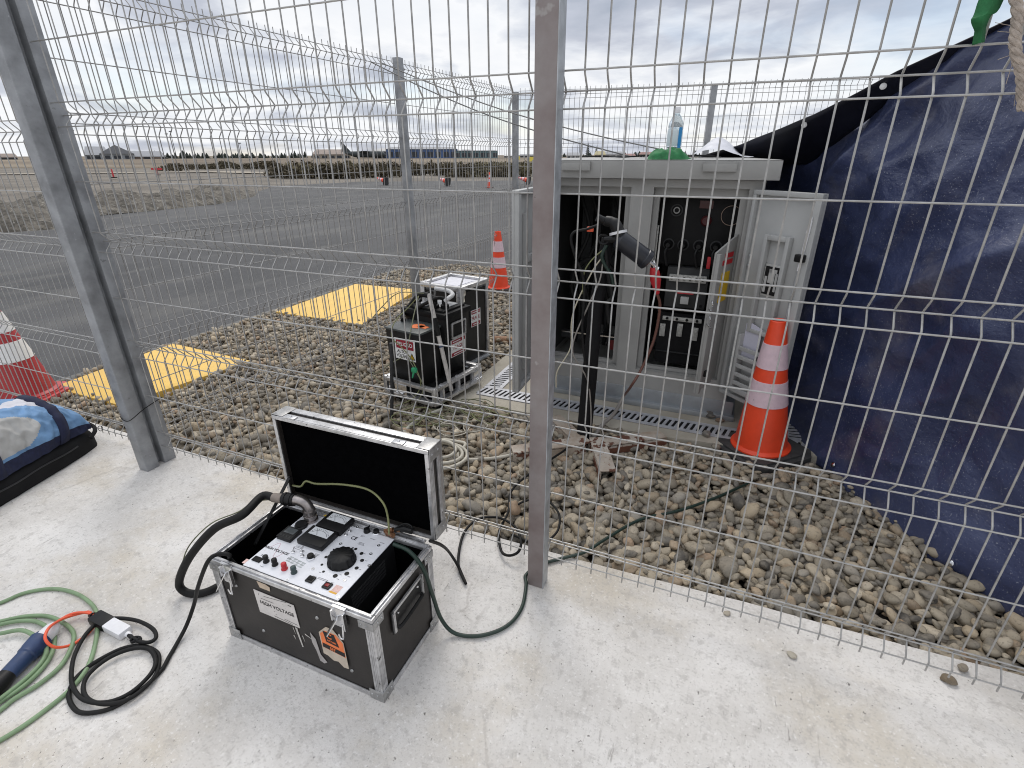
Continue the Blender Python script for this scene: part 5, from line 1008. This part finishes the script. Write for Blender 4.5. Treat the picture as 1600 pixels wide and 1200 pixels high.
X = XP(838, 915, .0002); MB().box((0, 0, 0), (.024, .024, .0002), X).build('pink_sticker', mat('pink sticker', (.72, .50, .46), .6, 0, .15, 200), pn); MB().box((-.002, -.0155, .0001), (.026, .006, .0002), X).build('orange_strip', mat('amber strip', (.70, .38, .05), .6), pn)
X = XP(20, 668, .0002); MB().box((0, 0, 0), (.010, .018, .0002), X).build('orange_outline', mat('pink sticker', (.72, .50, .46), .6, 0, .15, 200), pn)
X = XP(742, 258, .0002); MB().prism([(-.008, -.006), (.008, -.006), (0, .008)], .0002, X).build('hazard_triangle', YEL, pn)
# ------------------------------------------------------------------ LEADS ON THE CASE
p = PP(606, 300)
el = thing('cable_connector', 'tarnished metal elbow connector plugged into the test set panel', 'connector', (p.x, p.y, pz+.024))
pe = [Vector((p.x, p.y, pz+.024)), Vector((p.x, p.y, pz+.048)), Vector((p.x-.010, p.y-.001, pz+.066)), Vector((p.x-.032, p.y-.004, pz+.074)), Vector((p.x-.055, p.y-.008, pz+.073))]
MB().tube(spline(pe, 5), .0175, 18).lathe([(.021, -.005), (.021, .005)], pe[1]-Vector((0, 0, .010)), (0, 0, 1), 20).build('elbow', CONNM, el)
q_ = pe[-1]; dq = Vector((-1, -.16, -.06)).normalized()
MB().tube([q_-dq*.008, q_+dq*.035], .0205, 18).lathe([(.0225, -.004), (.0225, .004)], q_+dq*.005, dq, 18).lathe([(.0225, -.004), (.0225, .004)], q_+dq*.026, dq, 18).build('coupling_nut', BLK, el)
MB().tube([q_+dq*.035, q_+dq*.075], [.0165, .0155], 16).build('grey_sleeve', mat('grey brown sleeve', (.24, .20, .17), .6, 0, .2, 30), el)
s0 = q_+dq*.07
cable('high_voltage_cable', [s0, s0+dq*.05]+[G(x, y, z) for x, y, z in [(378, 805, .385), (334, 827, .33), (296, 871, .20), (280, 909, .065), (290, 925, .017), (315, 927, .015), (343, 915, .015), (366, 899, .015)]]+[Vector((-1.36, 1.05, .016))], .0138, RUB, 'thick black cable from the elbow connector looping down behind the case', 'cable', 12, 8)
cable('thin_wire', [s0+Vector((.09, .02, .01)), s0+dq*.06+Vector((0, -.012, -.012)), G(372, 800, .385), G(330, 818, .33), G(296, 852, .22), G(283, 885, .12)], .0022, OLIVE, 'thin olive wire strapped along the thick black cable', 'wire', 6)
cable('earth_wire', [PP(465, 95)+Vector((0, 0, .05)), GY(470, 760, 1.065), GY(478, 752, 1.07), GY(495, 756, 1.072), GY(535, 757, 1.072), GY(575, 765, 1.07), GY(598, 785, 1.066), GY(606, 808, 1.058), GY(608, 835, 1.04)], .0035, YGREEN, 'yellow green earth wire arching in front of the open lid', 'wire', 8)
# clips at the earth terminal
ec = PP(1290, 425); k = MB()
cc = thing('battery_clip', 'copper jawed clip with black handles gripping the panel corner terminal', 'clip', (ec.x, ec.y, pz))
MB().tube([ec+Vector((-.012, 0, .012)), ec+Vector((.02, .004, .02))], [.004, .008], 8).tube([ec+Vector((-.012, 0, .006)), ec+Vector((.03, -.01, .012))], [.004, .009], 8).lathe([(.008, 0), (.008, .012), (.006, .014)], ec, (0, 0, 1), 12).tube([ec+Vector((.0, .004, .014)), ec+Vector((.05, .0, .026))], .0035, 8).build('clip_jaw', COPPER, cc)
MB().tube([ec+Vector((.028, .004, .022)), ec+Vector((.060, .012, .030)), ec+Vector((.088, .012, .030))], [.008, .011, .010], 10).tube(spline([ec+Vector((.025, .012, .02)), ec+Vector((.05, .026, .036)), ec+Vector((.075, .026, .036)), ec+Vector((.09, .014, .03))], 4), .004, 8).build('clip_handle', BLK, cc)
# black power cord: from inside the case over the front left corner down to a coil on the ground
Zc = .0075
cord = [Vector((-1.235, .80, .27)), Vector((-1.262, .79, .32))]+[G(x, y, z) for x, y, z in [(358, 867, .350), (341, 866, .356), (325, 877, .345), (310, 915, .22), (303, 945, .10), (291, 978, .03), (275, 1008, .008)]]
cord += [G(x, y, Zc) for x, y in [(265, 1025), (250, 1050), (215, 1082), (180, 1104), (150, 1113), (122, 1112), (108, 1092), (112, 1070), (130, 1048), (160, 1028), (195, 1012), (225, 1010), (246, 1020), (248, 1040)]]
cord += [G(x, y, Zc+.010) for x, y in [(238, 1062), (205, 1090), (170, 1100), (140, 1094), (130, 1075), (140, 1052), (170, 1028), (205, 1014), (232, 1014), (243, 1032), (236, 1052), (210, 1078), (180, 1094), (150, 1098), (126, 1090), (113, 1070), (112, 1045), (118, 1020), (135, 990), (158, 970), (185, 966), (215, 970), (238, 982), (244, 995), (235, 1003), (220, 1003), (206, 996), (200, 991)]]
cable('power_cord', cord, .0062, RUB, 'black power cord leaving the case front and lying coiled on the concrete', 'cord', 10, 6)
# white plug with black socket
p0, p1 = G(198, 990, .016), G(150, 965, .016); dp = (p1-p0).normalized()
pg = thing('plug_adapter', 'white plug pushed into a black socket at the end of the orange cord', 'plug', tuple(p0))
MB().tube([p0-dp*.022, p0-dp*.004], [.006, .010], 12).box(p0+dp*(p1-p0).length*.30, ((p1-p0).length*.56, .042, .028), None, .006, rz=math.atan2(dp.y, dp.x)).build('white_plug', WHITEP, pg)
MB().box(p0+dp*(p1-p0).length*.80, ((p1-p0).length*.48, .046, .032), None, .008, rz=math.atan2(dp.y, dp.x)).tube([p1+dp*.014, p1+dp*.032], [.013, .007], 12).build('black_socket', BLK, pg)
k = MB(); 
for a_, b_ in ((0, .02), (1.2, .016), (2.4, .014)): k.tube(spline([G(213, 1001, .012)+Vector((.013*math.cos(a_+i*.9), .013*math.sin(a_+i*.9), .004*i-.006)) for i in range(6)], 3), .003, 6)
k.build('cable_tie', BLK, pg)
s_ = p1+dp*.03
cable('orange_cord', [s_]+[G(x, y, z) for x, y, z in [(138, 956, .02), (112, 962, .018), (90, 971, .05), (75, 983, .068), (71, 999, .062), (85, 1011, .035), (110, 1008, .010), (135, 992, .006), (149, 975, .014), (148, 962, .020), (130, 957, .024), (110, 960, .022), (90, 971, .032), (60, 990, .045)]], .0045, ORCORD, 'orange extension cord loop joining the blue plug to the black socket', 'cord', 8)
# blue industrial connector with white tip
i0, i1 = G(-12, 1080, .028), G(86, 978, .030); di = i1-i0
bc = thing('industrial_connector', 'dark blue industrial connector with a white end lying on green cable', 'connector', tuple(i0))
def ai(u): return i0+di*u
MB().tube([ai(-.1), ai(0.0), ai(.13), ai(.22), ai(.23)], [.026, .027, .027, .024, .020], 18).build('cable_gland', BLK, bc)
MB().tube([ai(.2), ai(.23), ai(.50), ai(.52), ai(.58), ai(.60), ai(.76), ai(.77)], [.020, .024, .0255, .029, .029, .031, .033, .028], 20).box(ai(.62)+Vector((-.016, .018, .014)), (.05, .02, .02), None, .006, rz=math.atan2(di.y, di.x)).build('blue_housing', BLUEP, bc)
MB().tube([ai(.76), ai(.78), ai(.95), ai(1.02)], [.025, .026, .022, .014], 18).build('white_end', WHITEP, bc)
# green cable: long pale loops
gz_ = .0068
cable('green_cable', [G(x, y, gz_) for x, y in [(-60, 960), (0, 942), (40, 926), (85, 920), (120, 928), (144, 945), (152, 965), (150, 1000), (138, 1040), (112, 1075), (70, 1110), (20, 1145), (-40, 1178), (-120, 1215)]], .0066, GREENC, 'outermost pale green cable sweeping round the plugs to the bottom left corner', 'cable', 10)
cable('green_cable', [G(x, y, gz_+.002) for x, y in [(-60, 985), (0, 971), (40, 963), (75, 963), (102, 975), (115, 990), (112, 1010), (95, 1040), (62, 1068), (25, 1090), (-30, 1125)]]+[G(x, y, gz_+.004) for x, y in [(-120, 1120), (-130, 1060), (-60, 1000), (0, 976), (50, 970), (80, 985), (85, 1005), (75, 1032), (45, 1065), (0, 1097), (-50, 1130)]]+[G(x, y, gz_+.012) for x, y in [(-140, 1130), (-130, 1060), (-50, 1000), (0, 990), (35, 985), (60, 998), (72, 1012), (68, 1030), (45, 1056), (0, 1092), (-60, 1135)]], .0066, GREENC, 'inner bundle of pale green cable loops under the blue connector', 'cable', 10)
# ------------------------------------------------------------------ HOLDALL
XB = Matrix.Translation((-3.085, .850, 0)) @ Matrix.Rotation(R(16), 4, 'Z')
bag = thing('duffel_bag', 'blue, grey and black sports holdall lying on the concrete at the left', 'bag', X=XB)
hw, hl_ = .225, .50                                       # half width (x), half length (y)
def bagpt(u, v_, lower):                                  # u along length 0..1, v across (0 right side bottom .. 1 left)
    y = (u-.5)*2; endf = max(0, 1-abs(y)**5)
    return y, endf
k = MB(); n1, n2 = 44, 28; vs = []
for i in range(n1+1):
    y = -1+2*i/n1; ef = max(0.0, 1-abs(y)**7)**.5
    for j in range(n2+1):
        a_ = math.pi*(j/n2)*1.0; cx_ = math.cos(a_); sz = math.sin(a_)
        sx = math.copysign(abs(cx_)**.28, cx_); zz2 = abs(sz)**.5
        x = sx*hw*(.93+.07*ef)*(.90+.1*ef); z = .004+.118*zz2*(.8+.2*ef)*(1-.10*(y < -.8))
        wr = .010*mnoise.noise(Vector((x*8, y*4, z*10)))+.004*mnoise.noise(Vector((x*25, y*12, z*25)))
        vs.append(tuple(XB @ Vector((x+(wr if abs(cx_) > .2 else 0), y*hl_*(1-.02*zz2), max(.001, z+wr*.5)))))
k.add(vs, [(i*(n2+1)+j, (i+1)*(n2+1)+j, (i+1)*(n2+1)+j+1, i*(n2+1)+j+1) for i in range(n1) for j in range(n2)])
lo = k.build('lower_compartment', BLKF, bag, angle=180)
k = MB(); k.tube([XB @ Vector((hw+.004, -hl_+.10+.8*i/20, .070+.003*math.sin(i))) for i in range(20)], .004, 6).build('zip', mat('dark zip', (.02, .02, .022), .5), lo)
# soft top
k = MB(); vs = []; n1, n2 = 200, 120; key = {}
for i in range(n1+1):
    y = -1+2*i/n1; ef = max(0.0, 1-abs(y)**4)**.6
    for j in range(n2+1):
        a_ = math.pi*j/n2; cx_, sz = math.cos(a_), math.sin(a_)
        x = math.copysign(abs(cx_)**.62, cx_)*hw*(.84+.14*ef); hgt = (.065+.185*ef)*(1+.14*mnoise.noise(Vector((y*2.2, 3, 1))))
        z = .115+hgt*abs(sz)**.72
        wr = .030*mnoise.noise(Vector((x*7+1, y*3.2, z*6)))+.020*abs(mnoise.noise(Vector((x*11+y*3, y*6, z*9))))-.012*abs(mnoise.noise(Vector((x*20, y*12-x*9, z*16))))+.003*mnoise.noise(Vector((x*40, y*30, z*40)))
        nv = Vector((cx_, 0, sz)); p = Vector((x, y*hl_*.97, z))+nv*wr; vs.append(tuple(XB @ p)); key[(i, j)] = (p.x, p.y, p.z)
for i in range(n1):
    for j in range(n2):
        x, y, z = key[(i, j)]; s_ = j/n2; u = y/hl_
        mi = 0                                            # blue
        if .05 < s_ < .345 and .05 < u < .50-6*max(0, s_-.22)**1.5-5*max(0, .16-s_)**1.5: mi = 1      # grey side panel
        if .37+.06*math.sin(u*5) < s_ < .50 and .10 < u < .72: mi = 2                    # pale stripe along the top edge
        if .20 < s_ < .48 and -.75 < u < -.02: mi = 2 if s_ > .34 else 1
        if s_ < .035: mi = 3
        k.cur = mi; k.add([vs[a] for a in (i*(n2+1)+j, (i+1)*(n2+1)+j, (i+1)*(n2+1)+j+1, i*(n2+1)+j+1)], [(0, 1, 2, 3)])
tpb = k.build('soft_top', [BLUEF, GREYF, LTGF, NAVYF], bag, angle=180)
me = tpb.data; bm = bmesh.new(); bm.from_mesh(me); bmesh.ops.remove_doubles(bm, verts=bm.verts, dist=.0002); bmesh.ops.recalc_face_normals(bm, faces=bm.faces); bm.to_mesh(me); bm.free(); me.polygons.foreach_set('use_smooth', [True]*len(me.polygons)); me.update()
def strap(u0, lift, name, w_=.042, s_a=0.0, s_b=.5):
    pts = []; 
    for jj in range(15):
        s_ = s_a+(s_b-s_a)*jj/14; i = min(n1, max(0, int((u0+.10*math.sin(s_*4)+1)/2*n1))); j = int(s_*n2); x, y, z = key[(i, j)]; a_ = math.pi*s_; pts.append((Vector((x, y, z)), Vector((math.cos(a_), 0, math.sin(a_)))))
    vs = []
    for p, nv in pts: vs += [tuple(XB @ (p+nv*lift+Vector((0, -w_/2, 0)))), tuple(XB @ (p+nv*(lift+.004))), tuple(XB @ (p+nv*lift+Vector((0, w_/2, 0))))]
    o_ = MB().add(vs, [(i*3+j, i*3+j+1, (i+1)*3+j+1, (i+1)*3+j) for i in range(14) for j in range(2)]).build(name, NAVYF, bag, angle=60); md = o_.modifiers.new('thick', 'SOLIDIFY'); md.thickness = .004; return o_
strap(.0, .008, 'strap'); strap(.66, .008, 'strap', w_=.05)
# black end flap and straps at the right-hand end
MB().tube(spline([XB @ Vector((hw*.5, hl_*.98, .15)), XB @ Vector((hw*.8, hl_*1.02, .11)), XB @ Vector((hw*1.02, hl_*.95, .10)), XB @ Vector((hw*1.06, hl_*.86, .08))], 5), .010, 8).build('end_flap', BLKF, bag)
MB().lathe([(.014, -.002), (.016, 0), (.014, .002), (.012, 0), (.014, -.002)], XB @ Vector((hw*.98, hl_*1.03, .09)), (1, .4, .3), 14).build('d_ring', BLK, bag)
# clear pocket with papers at the left edge
XPp = XB @ frame((hw*.86, -.13, .155), (0, 1, 0), (-.55, 0, .8))
po_ = MB().box((0, 0, .012), (.17, .10, .003), XPp, .001).build('ticket_pocket', mat('paper in pocket', (.50, .50, .52), .4, 0, .12, 30), bag); k = MB()
for i in range(7): k.box((-.04, -.036+i*.012, .0142), (.06, .003, .0006), XPp); k.box((.04, -.036+i*.012, .0142), (.05, .003, .0006), XPp)
k.build('small_print', mat('pale print', (.40, .40, .39), .5), po_)
k = MB(); k.tube(spline([XPp @ Vector(p) for p in ((-.1, .06, .014), (-.03, .066, .014), (.06, .06, .014), (.098, .03, .014), (.096, -.03, .014), (.07, -.056, .012))], 5), .006, 8).build('pocket_piping', NAVYF, bag)
# ------------------------------------------------------------------ FAR BACKGROUND
def far_at(px, dist): v = ray(px, 242); v.z = 0; v.normalize(); return v*dist
def yaw_at(px): v = ray(px, 242); return math.atan2(v.y, v.x)-math.pi/2
def wpx(dist, n_): return n_*dist/FPX*1.0
ROOFG = mat('grey roof', (.19, .20, .22), .6, 0, .1, .2); WALLG = mat('pale grey cladding', (.26, .28, .30), .7, 0, .1, .2); ROOFB = mat('brown roof', (.20, .155, .13), .7, 0, .2, .3); WALLB = mat('buff wall', (.35, .31, .26), .8, 0, .2, .3)
BLUEB = mat('blue cladding', (.055, .10, .22), .5, 0, .25, .15); TEALB = mat('teal cladding', (.10, .17, .19), .5, 0, .25, .15); DARKW = mat('dark window band', (.025, .03, .04), .3, 0, .3, .3); WALLW = mat('off white wall', (.50, .50, .50), .7, 0, .1, .3); ROOFR = mat('dull red roof', (.21, .10, .085), .7, 0, .2, .3)
def building(name, label, pxa, pxb, dist, h, ridge, wm, rm, depth=14, gable='side', group=None, cat='building', windows=0, bandm=None):
    c_ = far_at((pxa+pxb)/2, dist); r_ = math.hypot((pxa+pxb)/2-800, FPX)/FPX; wd = abs(pxb-pxa)*dist/FPX*math.cos(YAW*0)*.97/ (1+(((pxa+pxb)/2-800)/FPX)**2)**.5
    X = Matrix.Translation((c_.x, c_.y, -.1)) @ Matrix.Rotation(yaw_at((pxa+pxb)/2), 4, 'Z'); o_ = thing(name, label, cat, X=X, group=group)
    MB().box2((-wd/2, 0, 0), (wd/2, depth, h), 0, X).build('walls', wm, o_)
    if gable == 'front': prof = [(-wd/2-.5, h), (wd/2+.5, h), (0, h+ridge)]; k = MB().prism(prof, depth+1, X @ frame((0, depth+.5, 0), (1, 0, 0), (0, 0, 1)))
    else: k = MB().add([(-wd/2-.4, -.4, h), (wd/2+.4, -.4, h), (wd/2+.4, depth+.4, h), (-wd/2-.4, depth+.4, h), (-wd/2*.86, depth/2, h+ridge), (wd/2*.86, depth/2, h+ridge)], [(0, 1, 5, 4), (1, 2, 5), (2, 3, 4, 5), (3, 0, 4)], X)
    k.build('roof', rm, o_)
    if windows:
        for i in range(windows): x = -wd/2+wd*(i+.5)/windows; MB().box2((x-wd/windows*.34, -.06, h*.12), (x+wd/windows*.34, -.02, h*.72), 0, X).build('window', bandm or DARKW, o_)
    return o_, X, wd
building('hangar', 'grey gabled hangar on the skyline left of the fence', 162, 204, 330, 2.4, 4.0, WALLG, ROOFG, 40, 'front', windows=3)
building('hangar_wing', 'long low pale roofed shed joined to the left hangar', 137, 166, 345, 2.0, 4.0, WALLG, ROOFG, 30, windows=3)
building('storage_shed', 'low dark roofed shed right of the grey hangar', 205, 252, 340, 1.2, 2.6, DARKW, ROOFG, 20, windows=2, bandm=ROOFB)
building('low_house', 'small dark roofed building at the far left edge of the skyline', 2, 22, 380, 1.0, 1.8, DARKW, ROOFB, 12)
building('brown_shed', 'wide brown roofed shed beside the parked aircraft tail', 492, 545, 300, 2.0, 2.4, WALLB, ROOFB, 18, windows=5)
building('terminal_building', 'long blue airport terminal behind the dark scrub', 608, 712, 300, 4.4, 1.2, BLUEB, ROOFG, 25, windows=9)
building('terminal_annex', 'lower dark blue block at the left end of the terminal', 585, 612, 305, 3.4, .3, DARKW, ROOFG, 18, windows=2, bandm=BLUEB)
building('terminal_wing', 'teal low wing at the right end of the terminal', 713, 776, 300, 3.6, .3, TEALB, ROOFG, 20, windows=7)
o_, X, wd = building('control_tower', 'pale boxy roof structure rising behind the teal wing', 722, 734, 320, 4.2, .3, WALLW, WALLW, 6, windows=2)
for i, (a, b2, h_, rg, wm, rm, lab) in enumerate(((886, 905, 1.2, 1.3, WALLW, ROOFG, 'white house with grey roof just right of the middle post'), (930, 945, 1.5, 1.6, WALLB, mat('yellowish roof', (.30, .26, .13), .7), 'buff house with yellowish gable on the skyline above the cabinet'), (944, 972, 1.6, 1.4, WALLW, ROOFG, 'wide white house with grey roof above the cabinet'), (974, 992, 1.0, 1.0, WALLW, ROOFR, 'small white house with dull red roof above the cabinet'), (1000, 1028, 1.6, 1.2, WALLB, ROOFR, 'buff house with brown red roof left of the green cloth'), (1034, 1058, 1.3, 1.1, WALLW, ROOFG, 'white house partly behind the green cloth'), (788, 805, 1.0, .8, WALLW, WALLW, 'low white building left of the corner post'), (812, 834, 1.2, .8, WALLW, ROOFG, 'low white building between corner post and middle post'))):
    building('house', lab, a, b2, 260+12*i, h_, rg, wm, rm, 10, group='small houses on the skyline', windows=3)
# parked aircraft: dark fin and fuselage
c_ = far_at(558, 290); X = Matrix.Translation((c_.x, c_.y, -.1)) @ Matrix.Rotation(yaw_at(558), 4, 'Z'); DK = mat('dark grey aircraft', (.04, .05, .055), .6, 0, .2, .5)
ac = thing('parked_aircraft', 'dark grey transport aircraft with a tall pointed fin on the skyline', 'aircraft', X=X)
k = MB(); k.tube([X @ Vector((x, 0, z)) for x, z in ((-6.5, 2.9), (-4, 2.5), (-1, 2.0), (6, 2.0), (11, 2.0), (13, 1.8), (14, 1.5))], [.3, .8, 1.4, 1.6, 1.6, 1.2, .3], 16).build('fuselage', DK, ac)
MB().prism([(-6.8, 3.0), (-2.6, 3.0), (-4.6, 5.2), (-6.2, 7.4), (-6.9, 7.4)], .3, X @ frame((0, .15, 0), (1, 0, 0), (0, 0, 1))).build('tail_fin', DK, ac)
MB().box2((2, -9, 3.2), (5, 9, 3.5), .1, X).build('wing', DK, ac)
for y_ in (-5.5, -2.8): MB().tube([X @ Vector((1.2, y_, 3.0)), X @ Vector((6.0, y_, 3.0))], [.35, .5], 10).build('engine', DK, ac)
for x_ in (0, 9): MB().lathe([(.4, -.3), (.4, .3)], X @ Vector((x_, -1, .4)), X.to_3x3() @ Vector((0, 1, 0)), 12).build('wheel', RUB, ac)
for i, (px_, h_) in enumerate(((268, 14), (275, 15.5), (378, 9), (905, 12))):
    c_ = far_at(px_, 420); o_ = thing('light_mast', ('left one of the pair of thin masts on the skyline right of the hangar', 'right one of the pair of thin masts on the skyline right of the hangar', 'thin single mast above the distant tree line', 'thin mast on the skyline above the cabinet roof')[i], 'mast', (c_.x, c_.y, -.1), group='thin masts on the skyline')
    MB().tube([c_, c_+Vector((0, 0, h_))], [.22, .12], 6).build('pole', DRKG, o_); MB().box(c_+Vector((0, 0, h_)), (2.2, .5, .5)).build('lamp_head', DRKG, o_)
# scrub and trees: masses too far off to count
def leafmass(name, items, m, leaf, per):
    vs = []; fs = []
    for (c_, rx, ry, h_) in items:
        n_ = int(per*rx*h_)
        P_ = rng.normal(0, 1, (n_, 3)); P_ /= np.linalg.norm(P_, axis=1)[:, None]; rr = rng.uniform(.35, 1, n_)**.6
        for p, r0 in zip(P_, rr):
            q0 = np.array([c_.x, c_.y, c_.z])+np.array([p[0]*rx*r0, p[1]*ry*r0, abs(p[2])*h_*r0*(1+.3*mnoise.noise(Vector((p[0]*3+c_.x, p[1]*3, 0))))])
            a_ = rng.normal(0, 1, 3); a_ /= np.linalg.norm(a_); b2 = np.cross(a_, rng.normal(0, 1, 3)); b2 /= np.linalg.norm(b2)+1e-9; l_ = leaf*rng.uniform(.6, 1.4); i0 = len(vs)
            vs += [tuple(q0-a_*l_), tuple(q0+b2*l_*.5), tuple(q0+a_*l_), tuple(q0-b2*l_*.5)]; fs.append((i0, i0+1, i0+2, i0+3))
    o_ = MB().add(vs, fs).build(name, m); struct(o_, 'stuff'); return o_
SCRUB = mat('dark scrub leaves', (.040, .034, .020), .9, 0, 0, .6, col2=(.095, .075, .043)); SCRUB2 = mat('dry scrub leaves', (.16, .135, .075), .9, 0, 0, .5, col2=(.075, .066, .036))
its = []; its2 = []
for i in range(90):
    px_ = rng.uniform(432, 806); d_ = rng.uniform(44, 62); c_ = far_at(px_, d_); c_.z = -.1; dens = mnoise.noise(Vector((px_*.02, 5, 0)))
    (its if px_ < 650 and rng.random() < .75 or rng.random() < .35 else its2).append((c_, rng.uniform(.8, 1.8), 1.0, rng.uniform(.5, 1.0)*(1+.35*dens)))
for i in range(26):
    px_ = rng.uniform(246, 440); d_ = rng.uniform(75, 110); c_ = far_at(px_, d_); c_.z = -.1; its.append((c_, rng.uniform(1.2, 2.6), 1.2, rng.uniform(.45, .9)*(1.0 if px_ > 340 else .55)))
for i in range(20):
    px_ = rng.uniform(806, 900); d_ = rng.uniform(50, 70); c_ = far_at(px_, d_); c_.z = -.1; its2.append((c_, rng.uniform(.8, 1.8), 1.0, rng.uniform(.4, .9)))
leafmass('scrub', its, SCRUB, .16, 260); leafmass('dry_scrub', its2, SCRUB2, .16, 240)
TREE = mat('far conifer', (.022, .030, .022), .9, 0, .3, .3); tl_ = []; k = MB()
for i in range(150):
    px_ = rng.uniform(225, 500) if i < 110 else rng.uniform(880, 1100); d_ = rng.uniform(380, 460); c_ = far_at(px_, d_); h_ = rng.uniform(1.6, 3.6)*(1 if i % 9 else 1.45); wd = h_*rng.uniform(.45, .9)
    for j in range(5):
        z0 = h_*j/5.5; k.lathe([(wd*(1-j/5.2)*rng.uniform(.8, 1.2), z0), (wd*(1-j/5.2)*.45, z0+h_*.16), (.05, z0+h_*.27)], (c_.x, c_.y, -.1), (0, 0, 1), 7)
struct(k.build('tree_line', TREE), 'stuff')
for i, (px_, h_) in enumerate(((918, 7.5), (931, 5.5))):
    c_ = far_at(px_, 300); o_ = thing('conifer_tree', ('taller dark pointed conifer on the skyline above the cabinet', 'shorter dark conifer right of the tallest one above the cabinet')[i], 'tree', (c_.x, c_.y, -.1), group='conifers above the cabinet'); k = MB()
    for j in range(6): k.lathe([(h_*.24*(1-j/6.5)*rng.uniform(.8, 1.2), h_*(.12+j*.14)), (h_*.1*(1-j/6.5), h_*(.22+j*.14)), (.03, h_*(.33+j*.14))], (c_.x, c_.y, -.1), (0, 0, 1), 9)
    k.build('crown', TREE, o_); MB().tube([c_-Vector((0, 0, .1)), c_+Vector((0, 0, h_*.2))], .18, 6).build('trunk', mat('bark', (.06, .045, .035), .9), o_)
for i, (x, y) in enumerate(((809, 254), (832, 258))):
    p = G(x, y, -.1); o_ = thing('yellow_marker', ('left small yellow runway marker beyond the corner post', 'right small yellow runway marker beyond the corner post')[i], 'marker', tuple(p), group='yellow markers beyond the corner post'); MB().box(p+Vector((0, 0, .9)), (1.1, .2, .7)).build('board', mat('bright yellow board', (.75, .62, .10), .5), o_); MB().tube([p, p+Vector((0, 0, .6))], .07, 6).build('leg', DRKG, o_)
